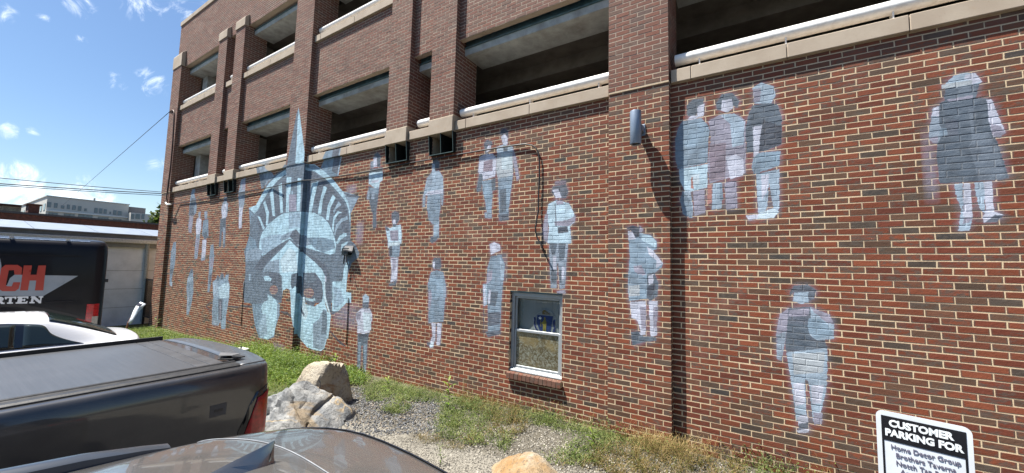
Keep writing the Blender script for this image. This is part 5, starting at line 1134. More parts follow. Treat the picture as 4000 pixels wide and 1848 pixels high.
pts = [sdn.at(3.9, k, 1)+sdn.nrm(3.9, k, 1)*.001 for k in np.linspace(2.0, 4.3, 12)]; MB().tube(pts, .0028, 5).build('door_seam', simple('seam_shadow', (.18, .18, .2), .6), sedan)
MB().box(-.12, .0, -1.25, -1.16, 1.462, 1.474).build('roof_antenna', P_W, sedan, bevel=.004)
for x in (-.86, .86):
    for y in (-.80, -3.35): arch(sedan, x, y, .37); wheel(sedan, x+.015*(1 if x > 0 else -1), y, .33)
place(sedan, -8.7, -3.17, -.061); sedan.location.z = -2.275
# black van -------------------------------------------------
van = tag(empty('parked_van'), 'tall black delivery van with red and white lettering and a grey arrow on its side', 'van')
P_V = car_paint('van_paint', (.003, .003, .006), .35, 0, 0, .14, .01, .02); P_V.node_tree.nodes['Principled BSDF'].inputs['Specular IOR Level'].default_value = .22
vp = lambda e=0., t=0.: [(.90-e, .35), (.965-e, .6), (.985-e, .9), (.99-e, 1.3), (.985-e, 1.7), (.975-e, 2.1), (.955-e, 2.45), (.93-e, 2.60-t), (.87-e, 2.68-t), (.76-e, 2.715-t), (.4, 2.74-t), (0, 2.745-t)]
vs = Shell([(0, vp(.09, .07)), (-.02, vp(.05, .035)), (-.07, vp(.015, .01)), (-.18, vp()), (-1.2, vp()), (-3.0, vp()), (-4.3, vp(.0, .02)), (-4.75, [(.90, .35), (.965, .6), (.985, .9), (.98, 1.2), (.96, 1.5), (.92, 1.8), (.86, 2.1), (.8, 2.3), (.74, 2.42), (.66, 2.47), (.4, 2.5), (0, 2.51)]), (-5.35, [(.88, .35), (.95, .6), (.96, .85), (.95, 1.0), (.92, 1.12), (.88, 1.22), (.82, 1.3), (.76, 1.36), (.7, 1.4), (.6, 1.43), (.4, 1.45), (0, 1.46)]), (-5.9, [(.78, .35), (.84, .5), (.86, .7), (.84, .85), (.8, .93), (.76, .98), (.72, 1.02), (.68, 1.05), (.6, 1.07), (.5, 1.09), (.3, 1.1), (0, 1.1)])])
vs.body('body', P_V, van, 6, 4)
for sd_ in (-1, 1): vs.patch('side_window', M_DGLASS, van, 5.7, 6.9, 3.4, 5.4, sd_)
vs.patch('windscreen', M_DGLASS, van, 7.1, 7.9, 7.0, 11, 0)
MB().box(-.78, -.03, -.003, .012, .75, 2.45).build('rear_door', P_V, van, bevel=.02); MB().box(.03, .78, -.003, .012, .75, 2.45).build('rear_door', P_V, van, bevel=.02)
for sd_ in (-1, 1):
    for z in (.95, 1.97): MB().box(sd_*.86-.05, sd_*.86+.05, -.01, .035, z-.03, z+.03).build('door_hinge', M_TRIM, van, bevel=.006)
    s_ = MB(); xx = .955*sd_; 
    o = MB().prism([(.80, .0), (.975, -.06), (.996, -.13), (.996, -.22), (.96, -.22), (.80, -.05)] if sd_ > 0 else [(-.80, .0), (-.975, -.06), (-.996, -.13), (-.996, -.22), (-.96, -.22), (-.80, -.05)], 'z', 1.07, 1.55).build('tail_lamp', M_LAMPR, van, bevel=.006)
    MB().prism([(.88, -.012), (.985, -.065), (1.0, -.14), (.96, -.14)] if sd_ > 0 else [(-.88, -.012), (-.985, -.065), (-1.0, -.14), (-.96, -.14)], 'z', 1.08, 1.32).build('reversing_lens', M_LAMPW, o)
    for z in (1.02, 1.62, 2.08, 2.42):
        MB().box(sd_*.985-.003, sd_*.985+.012 if z < 2 else sd_*.975+.010, -4.3, -.35, z-.010, z+.010).build('side_ridge', P_V, van, bevel=.006) if sd_ > 0 else None
    MB().tube([(sd_*.86, -.25, 2.69), (sd_*.86, -4.2, 2.69)], .013, 6).build('roof_gutter', simple('roof_edge_highlight', (.45, .55, .70), .25, .3), van)  # pale blue colour paints the bluish highlight along the roof edge
for k in range(4): MB().box(.83, .89, -.55-.62*k, -.50-.62*k, 2.70, 2.722).build('roof_fixing', M_LAMPW, van)
for x in (-.96, .96):
    for y in (-1.2, -4.9): arch(van, x, y, .42); wheel(van, x+.02*(1 if x > 0 else -1), y, .37, .28)
VX, VY = -11.30, -3.18; place(van, VX, VY, ROT)
# lettering on the van's flank, laid out in van coordinates
bpy.context.view_layer.update()
Wv = Matrix.Translation(van.location) @ Matrix.Rotation(ROT, 4, 'Z'); Wi = Wv.inverted()
def vanpt(x, y):       # photograph pixel -> (y, z) on the van's right flank plane, van coordinates
    o_ = Wi @ Vector((0, -DIST, 0)); d_ = Wi.to_3x3() @ ray(x, y); t = (.99-o_.x)/d_.x; q = o_+d_*t; return (q.y, q.z)
def decal(name, pts, mat, off=.004, th=.002): return MB().prism([vanpt(*p) for p in pts], 'x', .99+off, .99+off+th).build(name, mat, van)
M_DG = simple('grey_print', (.23, .26, .30), .3, 0, .05, 5, Coat_Weight=.6); M_DR = simple('red_print', (.34, .035, .022), .3, 0, .05, 5, Coat_Weight=.6); M_DW = simple('white_print', (.62, .63, .65), .35, 0, .05, 5, Coat_Weight=.4)
cs = lambda pts: [(x*.4536, 860+y*.4536) for x, y in pts]
decal('grey_arrow', cs([(-180, 640), (-60, 560), (60, 560), (85, 500), (125, 470), (672, 480), (560, 545), (370, 655), (-180, 650)]), M_DG)
decal('grey_arrow', cs([(-300, 330), (0, 330), (12, 390), (0, 640), (-300, 640)]), M_DG, .0035)
RT = [[(205, 390), (275, 390), (262, 470), (315, 470), (328, 390), (395, 390), (372, 605), (300, 605), (312, 520), (255, 520), (240, 605), (172, 605)]]
RT.append([(10, 415), (45, 385), (150, 385), (190, 410), (185, 470), (125, 470), (120, 430), (75, 432), (50, 560), (60, 570), (100, 570), (115, 535), (175, 535), (160, 590), (130, 612), (20, 612), (0, 600), (-15, 560)])
for q in RT: decal('red_letter', cs(q), M_DR, .0075)
for q in ([(-150, 390), (-60, 390), (-40, 605), (-100, 605), (-112, 560), (-160, 560), (-170, 605), (-230, 605)],): decal('red_letter', cs(q), M_DR, .0075)
def slab(parts): 
    for q in parts: decal('white_letter', cs(q), M_DW, .008)
slab([[(270, 655), (300, 655), (345, 695), (345, 667), (332, 666), (332, 655), (372, 655), (372, 666), (360, 667), (352, 716), (335, 716), (290, 680), (285, 704), (298, 705), (297, 716), (252, 716), (253, 705), (265, 704), (272, 667), (262, 666)]])
slab([[(150, 658), (245, 656), (243, 676), (230, 676), (228, 668), (192, 669), (190, 682), (206, 681), (207, 676), (218, 676), (215, 698), (204, 698), (204, 692), (188, 693), (186, 706), (222, 705), (226, 697), (238, 697), (232, 717), (134, 719), (135, 707), (148, 707), (156, 670), (146, 669)]])
slab([[(40, 660), (142, 658), (138, 680), (126, 680), (126, 670), (104, 670), (98, 708), (112, 708), (111, 719), (60, 720), (61, 709), (74, 708), (80, 671), (60, 671), (56, 682), (42, 682)]])
slab([[(-60, 662), (15, 660), (32, 672), (28, 690), (14, 696), (28, 710), (40, 710), (38, 722), (8, 722), (-10, 698), (-22, 698), (-24, 711), (-12, 711), (-13, 722), (-64, 723), (-63, 712), (-48, 711), (-42, 673), (-60, 673)]])
# ------------------------------------------------------------------ things on the wall
def WP(x, y, d=0.): X, Z = wallpt(x, y, d); return Vector((X, -d, Z))
M_CABLE = simple('black_cable', (.012, .012, .013), .5, 0, .1, 20); M_CONDUIT = simple('brown_conduit', (.085, .045, .030), .55, 0, .15, 10)
lampo = tag(empty('wall_lamp', (-1.285, -.28, 1.66)), 'grey cylindrical downlight fixed high on the wide brick pilaster', 'lamp')
M_LAMPB = simple('blue_grey_enamel', (.22, .27, .34), .38, .35, .05, 10, .05, 200)
cyl = MB(); nn = 36; prof_ = [(.052, .012), (.066, .002), (.070, .0), (.073, .004), (.073, .446), (.071, .452), (.060, .454), (0, .454)]
for k in range(nn):
    a0, a1 = 2*math.pi*k/nn, 2*math.pi*(k+1)/nn
    for (r0, z0), (r1, z1) in zip(prof_[:-1], prof_[1:]): cyl.poly([(r0*math.cos(a0), r0*math.sin(a0), z0), (r0*math.cos(a1), r0*math.sin(a1), z0), (r1*math.cos(a1), r1*math.sin(a1), z1), (r1*math.cos(a0), r1*math.sin(a0), z1)][:4 if r1 > 0 else 3])
smooth_by_angle(cyl.build('lamp_body', M_LAMPB, lampo), 40)
MB().tube([(0, 0, .03), (0, 0, .034)], .052, 28).build('lens', M_LAMPW, lampo)
MB().box(-.018, .075, .06, .165, .20, .28).build('wall_bracket', M_LAMPB, lampo, bevel=.004); MB().box(-.05, .085, .165, .179, .16, .32).build('mounting_plate', M_LAMPB, lampo, bevel=.003)

# cable slung along the wall
path = [(WP(652, 800, .16))]+[WP(x, y, d) for x, y, d in [(700, 794, .02), (800, 776, .03), (900, 760, .035), (1000, 742, .03), (1060, 731, .02), (1118, 718, .112), (1182, 705, .112), (1214, 704, .03), (1310, 690, .02), (1400, 677, .03), (1500, 658, .03), (1598, 637, .03), (1700, 620, .03), (1800, 602, .03), (1900, 585, .03), (1960, 575, .03), (2008, 568, .03), (2050, 563, .03), (2078, 567, .03), (2093, 578, .03), (2103, 596, .03), (2107, 626, .03), (2107, 700, .03), (2104, 760, .03), (2103, 824, .03), (2097, 856, .05), (2092, 892, .06), (2093, 910, .05), (2098, 928, .04), (2110, 950, .05), (2131, 988, .06)]]
tag(MB().tube(path, .012, 6).build('cable', M_CABLE, smooth=True), 'black cable slung along the wall and hanging down beside the window figure', 'cable')
pp = [(672, 440), (671, 432), (676, 430), (680, 438), (680, 455), (674, 560), (666, 650), (657, 720), (650, 775), (650, 788), (655, 796)]
cd_ = tag(empty('conduit', WP(650, 700, .13)), 'thin brown conduit running up the corner pilaster to the roof wire', 'conduit'); ci = cd_.location.copy()
MB().tube([WP(x, y, .13)-ci for x, y in pp], .022, 8).build('conduit_pipe', M_CONDUIT, cd_, smooth=True)
MB().tube([WP(648, 792, .14)-ci, WP(653, 799, .16)-ci, WP(667, 799, .15)-ci], .03, 8).build('elbow', M_PIPE, cd_, smooth=True)
for pts, lb in (([(1361, 1163), (1360, 1185), (1357, 1260), (1353, 1346)], 'black conduit running down the wall right of the painted face'), ([(953, 1100), (950, 1150), (946, 1200), (941, 1272)], 'thin black conduit running down the wall left of the painted face')):
    tag(MB().tube([WP(x, y, .012) for x, y in pts], .009, 8).build('conduit', M_CABLE, smooth=True), lb, 'conduit', 'thin black conduits on the wall')
# shaded sheet metal lamp hood on the face mural
hood = tag(empty('lamp_hood', WP(1360, 968, .06)), 'bent sheet metal lamp hood sticking out of the painted face', 'lamp'); hi = hood.location.copy()
a, b = WP(1349, 960, .005)-hi, WP(1381, 960, .005)-hi; c = WP(1376, 979, .12)-hi; e_ = WP(1339, 976.5, .12)-hi
hm = MB(); N_ = 7
for k in range(N_):
    u0, u1 = k/N_, (k+1)/N_; w0, w1 = .010*math.sin(u0*5), .010*math.sin(u1*5)
    A, B, C_, D_ = a.lerp(b, u0), a.lerp(b, u1), e_.lerp(c, u1)+Vector((0, 0, w1)), e_.lerp(c, u0)+Vector((0, 0, w0)); hm.quad(A, B, C_, D_); hm.quad(A-Vector((0, 0, .008)), D_-Vector((0, 0, .008)), C_-Vector((0, 0, .008)), B-Vector((0, 0, .008))); hm.quad(D_, C_, C_-Vector((0, 0, .03)), D_-Vector((0, 0, .03)))
hm.build('hood_sheet', simple('grey_sheet', (.035, .035, .038), .6, .0), hood)
f_ = MB(); xw = (a.x+b.x)/2; f_.box(a.x+.02, b.x-.05, -.045, hi.y*-1-.004+.0, -.16, -.01); f_.build('fixture_body', M_BLACKGREEN, hood, bevel=.005)
MB().tube([(b.x-.12, -.04, -.14), (b.x-.05, -.07, -.28), (b.x-.0, -.06, -.38)], .012, 6).build('loose_wire', M_CABLE, hood); MB().tube([(a.x+.12, -.03, -.14), (a.x+.10, -.03, -.36)], .016, 6).build('loose_wire', M_CABLE, hood)
tap = tag(empty('wall_tap', WP(2262, 1664, .03)), 'small metal hose tap near the foot of the wall right of the window', 'tap')
MB().tube([(0, .03, 0), (0, -.03, 0), (0, -.05, -.02), (0, -.055, -.05)], .010, 8).build('spout', M_CHROME, tap); MB().tube([(0, -.02, .012), (0, -.02, .030)], [.022, .022], 10).build('handle', M_LAMPW, tap); MB().tube([(0, .028, 0), (0, .018, 0)], .026, 12).build('flange', M_CABLE, tap)

# flag behind the upper pane
def flag_mats():
    cl, nt = new_mat('white_flag_cloth'); pos = nt.n('ShaderNodeTexCoord').outputs['Object']
    finish(nt, nt.mix(nt.noise(pos, 3, 4), (.20, .205, .21), (.30, .30, .30)), .9, 0, None, .2); return cl
fl = tag(empty('state_flag', ((wa+wb)/2, .155, zm+.25)), 'white flag with a blue shield emblem hanging behind the upper window pane', 'flag')
fi = Vector(fl.location)
def wy(x): return .012*math.sin(x*14)+.006*math.sin(x*31+1)
fm = MB(); nx = 24
for k in range(nx):
    x0, x1 = -.40+.82*k/nx, -.40+.82*(k+1)/nx; fm.quad((x0, wy(x0), -.28), (x1, wy(x1), -.28), (x1, wy(x1), .44-.05*abs(x1)), (x0, wy(x0), .44-.05*abs(x0)))
fm.build('flag_cloth', flag_mats(), fl, smooth=True)
def FP(x, y):          # window crop coordinates -> flag plane
    v_ = ray(1950+x/5.95, 1120+y/5.95); t = (DIST+fi.y-.016)/v_.y; return (v_.x*t-fi.x, v_.z*t-fi.z)
def flagpiece(name, pts, col, off):
    mb = MB(); mb.prism([FP(*p) for p in pts], 'y', -.020-off, -.018-off); return mb.build(name, simple(name+'_dye', col, .8), fl)
ring = [(1065, 520), (1240, 600), (1310, 720), (1330, 860), (1310, 1060), (850, 1040), (800, 900), (790, 740), (880, 620)]
flagpiece('seal_outline', ring, (.42, .42, .42), 0); flagpiece('seal_field', [((x-1060)*.975+1060, (y-800)*.975+800) for x, y in ring], (.22, .225, .23), .002)
flagpiece('shield', [(895, 652), (1260, 686), (1225, 900), (1190, 1075), (960, 1060), (870, 820)], (.010, .030, .12), .005)
flagpiece('star', [(958, 685), (968, 718), (1000, 722), (975, 742), (980, 765), (955, 748), (928, 758), (938, 732), (918, 712), (948, 715)], (.8, .8, .8), .009)
flagpiece('figure', [(1050, 760), (1048, 715), (1068, 702), (1085, 725), (1082, 765), (1105, 810), (1100, 940), (1085, 1060), (1065, 1055), (1058, 960), (1045, 1055), (1025, 1050), (1022, 920), (1015, 860), (970, 850), (1010, 820)], (.20, .16, .03), .009)
flagpiece('bow', [(965, 810), (975, 770), (985, 775), (975, 815), (985, 930), (972, 930)], (.20, .16, .03), .0095)
flagpiece('crest', [(1008, 575), (1045, 535), (1080, 540), (1085, 560), (1185, 630), (1180, 645), (1070, 585), (1050, 590), (1075, 625), (1155, 632), (1150, 645), (1010, 635)], (.16, .10, .03), .009)
for pts in ([(808, 705), (850, 705), (860, 760), (850, 800), (850, 900), (880, 970), (905, 990), (895, 1040), (865, 1040), (870, 1000), (830, 940), (812, 850), (820, 780)], [(1270, 770), (1312, 755), (1310, 800), (1300, 880), (1315, 960), (1300, 1050), (1250, 1060), (1260, 1000), (1280, 960), (1252, 880), (1250, 820)]): flagpiece('ribbon', pts, (.012, .02, .10), .007)

# ------------------------------------------------------------------ signs
def text_mesh(txt, size, bold=0., name='lettering', mat=None, parent=None, align='CENTER', shear=0.):
    c = bpy.data.curves.new(name, 'FONT'); c.body = txt; c.size = size; c.offset = bold; c.align_x = align; c.extrude = .0006; c.resolution_u = 3; c.shear = shear
    o = bpy.data.objects.new(name, c); COL.objects.link(o); bpy.context.view_layer.update()
    me = bpy.data.meshes.new_from_object(o); bpy.data.objects.remove(o); bpy.data.curves.remove(c); me.materials.clear(); me.materials.append(mat)
    n = bpy.data.objects.new(name, me); return link(n, parent)
M_SW = simple('sign_white', (.62, .66, .70), .30, 0, .05, 8, Coat_Weight=.5, dirt=(.45, .45, .45), dirt_amt=.25, dscale=9); M_SK = simple('sign_black', (.010, .010, .013), .30, 0, .1, 8, Coat_Weight=.4)
M_ST = simple('faded_print', (.115, .105, .15), .5); M_SL = simple('sign_letter_white', (.72, .76, .78), .4)
def rrect(w, h, r, n=5):
    out = []
    for cx, cz, a0 in ((w/2-r, h/2-r, 0), (-w/2+r, h/2-r, 90), (-w/2+r, -h/2+r, 180), (w/2-r, -h/2+r, 270)):
        out += [(cx+r*math.cos(R(a0+90*k/n)), cz+r*math.sin(R(a0+90*k/n))) for k in range(n+1)]
    return out
def ray_at(x, y, t): v_ = ray(x, y).normalized(); return Vector((0, -DIST, 0))+v_*t
TL, TR = ray_at(3420, 1600, 2.70), ray_at(3797, 1670, 2.70); ctr = (TL+TR)/2; yaw = math.atan2((TR-TL).y, (TR-TL).x); SWd = (TR-TL).length*1.0; SH = SWd*1.5
sg = tag(empty('parking_sign', (ctr.x, ctr.y, float(gz(ctr.x))), yaw), 'white customer parking sign with a black heading at lower right', 'sign'); zt = TL.z*.5+TR.z*.5-sg.location.z
face = MB().prism([(x, z+zt-SH/2) for x, z in rrect(SWd, SH, .028)], 'y', -.0015, .0015).build('sign_plate', M_SW, sg)
bd = MB(); k = SWd/2-.018; zb_ = zt-.022
bd.box(-k, k, -.0032, -.0018, zb_-.112, zb_); bd.box(-k, -k+.007, -.0032, -.0018, zt-SH+.02, zb_-.112); bd.box(k-.007, k, -.0032, -.0018, zt-SH+.02, zb_-.112); bd.build('black_heading', M_SK, sg)
for i, (tx, sz, z, bo) in enumerate((('CUSTOMER', .0375, zb_-.044, .0019), ('PARKING FOR', .0375, zb_-.088, .0019))):
    t = text_mesh(tx, sz, bo, 'heading_letters', M_SL, sg); t.rotation_euler = (R(90), 0, 0); w_ = t.dimensions.x or 1; t.location = (0 if i else -.006, -.0040, z); t.scale = ((.205 if i == 0 else .245)/max(w_, .01), 1.12, 1)
for i, tx in enumerate(('Home Decor Group', 'Brothers Taverna', 'Notch Tap Room', 'Antique Table', 'Danish Pastry House')):
    if i == 4: break
    t = text_mesh(tx, .030, .0003, 'list_letters', M_ST, sg); t.rotation_euler = (R(90), 0, 0); w_ = t.dimensions.x or 1; t.location = (.004, -.0036, zb_-.146-.0345*i); t.scale = ((.215, .185, .185, .160)[i]/max(w_, .01), 1, 1)
pm = MB(); pm.box(-.022, .022, .004, .010, -.05, zt-.03); pm.box(-.022, -.018, .010, .034, -.05, zt-.03); pm.box(.018, .022, .010, .034, -.05, zt-.03); pm.build('post', simple('galvanised_post', (.16, .19, .16), .5, .5), sg)
# small twisted sign far left
s2 = tag(empty('parking_sign', ray_at(485, 1287, 16.6)), 'small bent white parking sign leaning on a rusty post by the far corner', 'sign'); s2.location.z = float(gz(s2.location.x)); o2 = s2.location.copy()
Lp = [(500, 1262), (509, 1243), (521, 1212), (533, 1192), (548, 1179)]; Rp = [(509, 1266), (521, 1248), (541, 1218), (556, 1202), (570, 1187)]
tw = MB(); g = []
for k, (l, r_) in enumerate(zip(Lp, Rp)): g.append((ray_at(*l, 16.6)-o2, ray_at(*r_, 16.45)-o2))
for k in range(4): tw.quad(g[k][0], g[k][1], g[k+1][1], g[k+1][0])
o = tw.build('sign_plate', M_SW, s2, smooth=True); so = o.modifiers.new('t', 'SOLIDIFY'); so.thickness = .01
def lerpq(u, v_): k = min(3, int(v_*4)); f = v_*4-k; a_ = g[k][0].lerp(g[k+1][0], f); b_ = g[k][1].lerp(g[k+1][1], f); return a_.lerp(b_, u)+Vector((.03, -.04, .01))
hd = MB(); hd.quad(lerpq(.04, .74), lerpq(.80, .78), lerpq(.84, .95), lerpq(.04, .93)); hd.build('black_heading', M_SK, s2)
ln = MB()
for v_, a_, b_ in ((.83, .15, .7), (.89, .2, .75), (.62, .3, .6), (.55, .25, .6), (.28, .2, .6), (.2, .25, .5), (.06, .1, .5)):
    ln.quad(lerpq(a_, v_)+Vector((.01, -.01, 0)), lerpq(b_, v_+.01)+Vector((.01, -.01, 0)), lerpq(b_, v_+.03)+Vector((.01, -.01, 0)), lerpq(a_, v_+.02)+Vector((.01, -.01, 0)))
ln.build('printed_lines', M_ST, s2)
MB().tube([(0, 0, -.1), ray_at(500, 1262, 16.7)-o2, ray_at(530, 1210, 16.75)-o2], .022, 6).build('post', simple('rusty_post', (.16, .06, .025), .8), s2)

# ------------------------------------------------------------------ buildings and trees to the left
wh = tag(empty('warehouse', (-20.6, -4, -2.6)), 'low white warehouse with a pale metal roof edge beyond the van', 'building')
def ppt(mb, name, mat, root, **kw): o = mb.build(name, mat, None, **kw); o.parent = root; o.matrix_parent_inverse = Matrix.Translation(root.location).inverted(); return o
M_WHW = simple('painted_block', (.66, .67, .70), .85, 0, .06, 3, .3, 40, dirt=(.30, .31, .33), dirt_amt=.5, dscale=.8); M_MET = simple('pale_roof_metal', (.21, .24, .28), .4, .3, .05, 3); M_METD = simple('grey_fascia', (.20, .20, .19), .7, 0, .15, 3)
ppt(MB().box(-32, -20.6, -30, 6, -2.9, .40), 'wall', M_WHW, wh); ppt(MB().box(-32.2, -20.45, -30, 6, .40, .56), 'soffit', M_METD, wh)
ppt(MB().box(-20.45, -20.30, -30, 6, .56, .72), 'gutter', simple('pale_gutter', (.50, .48, .44), .5), wh, bevel=.03); ppt(MB().box(-32, -20.46, -30, 6, .57, .86), 'fascia', M_METD, wh)
for k in range(24): ppt(MB().prism([(-20.36, .865), (-20.36, .90), (-22.6, 1.255), (-22.6, 1.19)], 'y', -30+1.5*k+.006, -30+1.5*(k+1)-.006), 'roof_panel', M_MET, wh)
ppt(MB().tube([(-20.42, -.10, .60), (-20.5, -.08, .3), (-20.52, -.02, -2.5)], .07, 8), 'downspout', simple('grey_pipe', (.25, .27, .28), .5), wh)
for k, z in enumerate((-1.9, -1.2, -.5)): ppt(MB().box(-20.598, -20.594, -30, 6, z-.006, z+.006), 'block_joint', M_METD, wh)
fg = tag(empty('fence_gate', (-19.7, -.1, -2.55)), 'black metal fence gate between warehouse and garage corner', 'fence')
mb = MB()
ppt(MB().box(-19.62, -19.55, -.06, .01, -2.6, -.70), 'post', M_CABLE, fg); ppt(MB().box(-20.42, -20.36, -.06, .0, -2.6, -.80), 'post', M_CABLE, fg)
for z in (-.86, -2.3): ppt(MB().box(-20.36, -19.62, -.045, -.02, z, z+.05), 'rail', M_CABLE, fg)
for k in range(7): ppt(MB().box(-20.30+.1*k, -20.28+.1*k, -.04, -.025, -2.25, -.86), 'bar', M_CABLE, fg)
M_DKB = simple('dark_red_brick', (.075, .026, .018), .9, 0, .4, 9, .3, 30, dirt=(.03, .015, .012), dirt_amt=.6, dscale=2); M_CAP = simple('dark_roof_cap', (.035, .035, .042), .7)
bb_ = tag(empty('brick_building', (-29, 0, -2.6)), 'long dark red brick building with a chimney behind the warehouse roof', 'building')
ppt(MB().box(-42, -34, -34, 30, -2.9, 2.25), 'wall', M_DKB, bb_)
ppt(MB().box(-42.1, -33.9, -34, 30, 2.252, 2.36), 'roof_cap', M_CAP, bb_)
ppt(MB().box(-35.0, -34.1, -1.70, -1.30, 2.365, 2.82), 'chimney', M_DKB, bb_, bevel=.02); ppt(MB().box(-35.08, -34.02, -1.78, -1.22, 2.822, 2.88), 'chimney_cap', M_DKB, bb_)
ppt(MB().prism([(-14, 2.40), (-1.75, 2.40), (-1.75, 2.80), (-5, 2.74), (-14, 2.60)], 'x', -36.5, -36.0), 'stone_gable', simple('rubble_stone_wall', (.34, .28, .18), .9, 0, .45, 16, .5, 20, dirt=(.12, .08, .05), dirt_amt=.7, dscale=5), bb_)
ppt(MB().prism([(-14, 2.605), (-5, 2.745), (-1.75, 2.805), (-1.75, 2.90), (-5, 2.85), (-14, 2.72)], 'x', -36.6, -35.9), 'gable_coping', M_DKB, bb_)
M_OFF = simple('pale_render', (.50, .49, .45), .85, 0, .04, .5, dirt=(.40, .39, .36), dirt_amt=.4, dscale=.2); M_OFG = simple('distant_glass', (.06, .09, .12), .08, 0, .2, .6, spec=.9)
of = tag(empty('office_building', (-90, 6, -3)), 'pale four storey office building with rows of windows in the distance', 'building')
def PXZ(Xc, x, y): v_ = ray(x, y); t = Xc/v_.x; return v_.y*t-DIST, v_.z*t
ppt(MB().box(-150, -90, 5.95, 14.9, -3, 8.95), 'wall', M_OFF, of); ppt(MB().box(-150, -89.9, 5.85, 15, 8.95, 9.1), 'roof_cap', simple('roof_edge', (.42, .42, .40), .7), of)
zl = PXZ(-90, 300, 833)[1]; ppt(MB().box(-90, -89.7, 5.95, 14.9, zl-.06, zl+.12), 'string_course', simple('pale_band', (.62, .62, .60), .7), of)
for xa, xb, ya, yb in [(183, 201, 790, 809), (210, 226, 794, 812), (237, 252, 803, 814), (260, 274, 800, 817), (281, 297, 803, 820), (303, 319, 806, 823), (328, 340, 815, 825), (367, 383, 813, 831), (386, 401, 815, 833), (404, 418, 818, 834), (427, 434, 827, 836), (441, 456, 822, 839), (458, 476, 825, 840), (188, 226, 832, 842), (248, 292, 837, 846), (305, 362, 841, 848), (382, 425, 850, 857), (440, 475, 857, 863)]:
    (y0, z0), (y1, z1) = PXZ(-89.98, xa, yb), PXZ(-89.98, xb, ya); w = ppt(MB().box(-90.05, -89.96, y0, y1, min(z0, z1), max(z0, z1)), 'window', simple('window_trim', (.22, .24, .25), .6), of)
    n_ = max(1, round((y1-y0)/.55))
    for q in range(n_): o = MB().box(-89.958, -89.93, y0+(y1-y0)*q/n_+.04, y0+(y1-y0)*(q+1)/n_-.04, min(z0, z1)+.05, max(z0, z1)-.05).build('pane', M_OFG, w); o.matrix_parent_inverse = Matrix.Identity(4)
for k in range(12): 
    o = ppt(MB().box(-92-k*2.6, -90.6-k*2.6, 5.90, 5.97, 6.9, 7.9), 'window', M_OFG, of)
ppt(MB().box(-100, -88.5, 14.9, 20, -3, 7.6), 'wing_wall', M_OFF, of); ppt(MB().box(-99, -91, 14.2, 16.8, 8.2, 8.9) if False else MB().box(-99, -90.5, 14.3, 17.2, 7.6, 8.75), 'roof_plant', simple('dark_plant_box', (.12, .12, .13), .7), of)
for xa, xb in ((512, 525), (529, 548), (552, 565)):
    (y0, z0), (y1, z1) = PXZ(-88.45, xa, 855), PXZ(-88.45, xb, 837); ppt(MB().box(-88.55, -88.44, y0, y1, min(z0, z1), max(z0, z1)), 'window', M_OFG, of)
ppt(MB().box(-96, -95, 11.3, 12.6, 9.1, 9.5), 'roof_vent', M_METD, of); ppt(MB().tube([(-96, 11.9, 9.1), (-96, 11.9, 10.1)], .12, 6), 'roof_vent', M_METD, of)
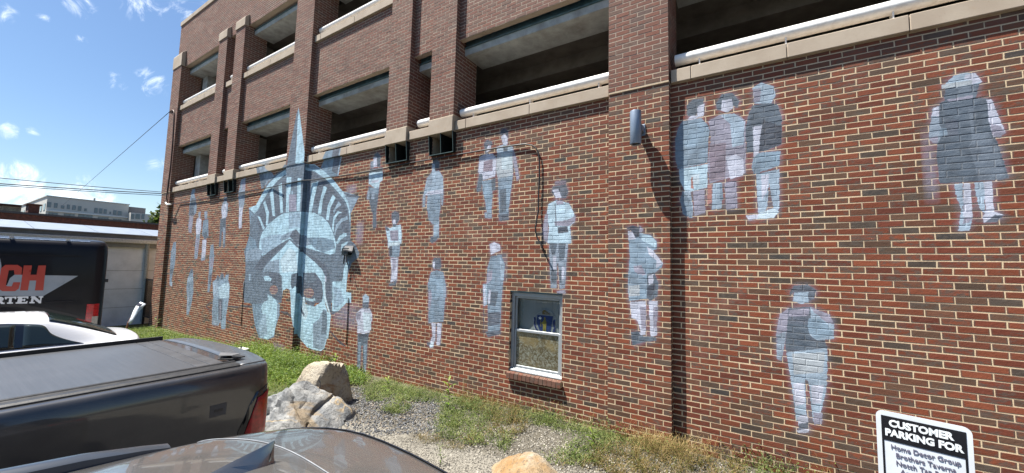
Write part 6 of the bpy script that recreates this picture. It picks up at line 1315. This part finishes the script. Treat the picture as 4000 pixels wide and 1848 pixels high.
# tree behind
def tree(x, y, z, h, rad, nleaf, ls, label, seed, con=True):
    r = np.random.default_rng(seed); t = tag(empty('tree', (x, y, z)), label, 'tree')
    MB().tube([(0, 0, 0), (.05, 0, h*.5), (0, .05, h*.95)], [h*.03, h*.02, .03], 8).build('trunk', simple('bark', (.07, .05, .035), .9), t)
    lim = MB()
    for k in range(14): f = .2+.7*k/14; a = k*2.4; L = rad*(1.05-f)*.9; lim.tube([(0, 0, h*f), (math.cos(a)*L, math.sin(a)*L, h*f+.15*L)], [h*.008, .02], 5)
    tag(lim.build('limbs', simple('bark_limb', (.07, .05, .035), .9), t), kind='stuff')
    cl = 170; f = r.random(cl)**.8*.9+.08; a = r.random(cl)*6.28; rr_ = rad*(1.08-f)**.8*(.45+.55*r.random(cl)); c = np.c_[np.cos(a)*rr_, np.sin(a)*rr_, f*h]
    n = cl*(nleaf//cl); b = np.repeat(c, nleaf//cl, 0); p = b+r.normal(0, rad*.10, (n, 3))*[1, 1, .7]
    Rm = rotm(n); s = ls*(.6+.8*r.random(n)); A = Rm[:, :, 0]*s[:, None]; B = Rm[:, :, 1]*(s*.6)[:, None]
    v = np.stack([p-A, p+B, p+A, p-B], 1).reshape(-1, 3); o = mesh_np('crown', v, np.arange(n*4).reshape(-1, 4), leaf_mat('tree_leaf', [(0, (.018, .035, .008)), (.5, (.045, .08, .014)), (1, (.10, .13, .03))]), t, {'rnd': ('POINT', np.repeat(np.clip(np.repeat(r.random(cl), nleaf//cl)*.6+r.random(n)*.4, 0, 1), 4))}); return t
yy, zz = PXZ(-60, 612, 790); tree(-60, yy+1.6, -3, zz+3.2, 3.6, 9000, .22, 'dark green tree showing past the left corner of the garage', 5)
# overhead wires
def wire(p0, p1, sag, r, label, group=None):
    pts = [Vector(p0).lerp(Vector(p1), k/24)-Vector((0, 0, sag*4*(k/24)*(1-k/24))) for k in range(25)]
    return tag(MB().tube(pts, r, 6).build('overhead_wire', M_CABLE, smooth=True), label, 'wire', group)
def on_x(Xc, x, y): a_, b_ = PXZ(Xc, x, y); return Vector((Xc, a_, b_))
for (y0, y1, r, lb) in ((683, 743, .028, 'uppermost of the overhead wires crossing the sky at left'), (705, 749, .04, 'middle thick overhead wire crossing the sky at left'), (712, 756, .028, 'lowest of the three overhead wires crossing the sky at left')):
    a_, b_ = on_x(-46, 0, y0), on_x(-46, 640, y1); d_ = b_-a_; wire(a_-d_*.9, b_+d_*.6, .25, r, lb, 'overhead wires across the sky at left')
a_ = WP(668, 432, .14); b_ = on_x(-78, 245, 802); wire(a_, b_, .0, .012, 'thin service wire dropping from the garage corner towards the distance')

# dark building added out of view, only to darken reflections and sky fill
ob = tag(empty('added_lot_building', (16, -14, -2.3)), 'plain brown brick building across the parking lot facing the mural garage end', 'building')
ppt(MB().box(16, 26, -40, -3, -3, 5.2), 'wall', simple('added_dark_wall', (.035, .026, .022), .9, 0, .3, 8), ob)
for k in range(8): ppt(MB().box(15.97, 15.995, -38+4.4*k, -36.2+4.4*k, -.6, 1.4), 'window', M_OFG, ob)
ppt(MB().box(15.9, 26.1, -40.1, -2.9, 5.2, 5.4), 'roof_cap', M_CAP, ob)
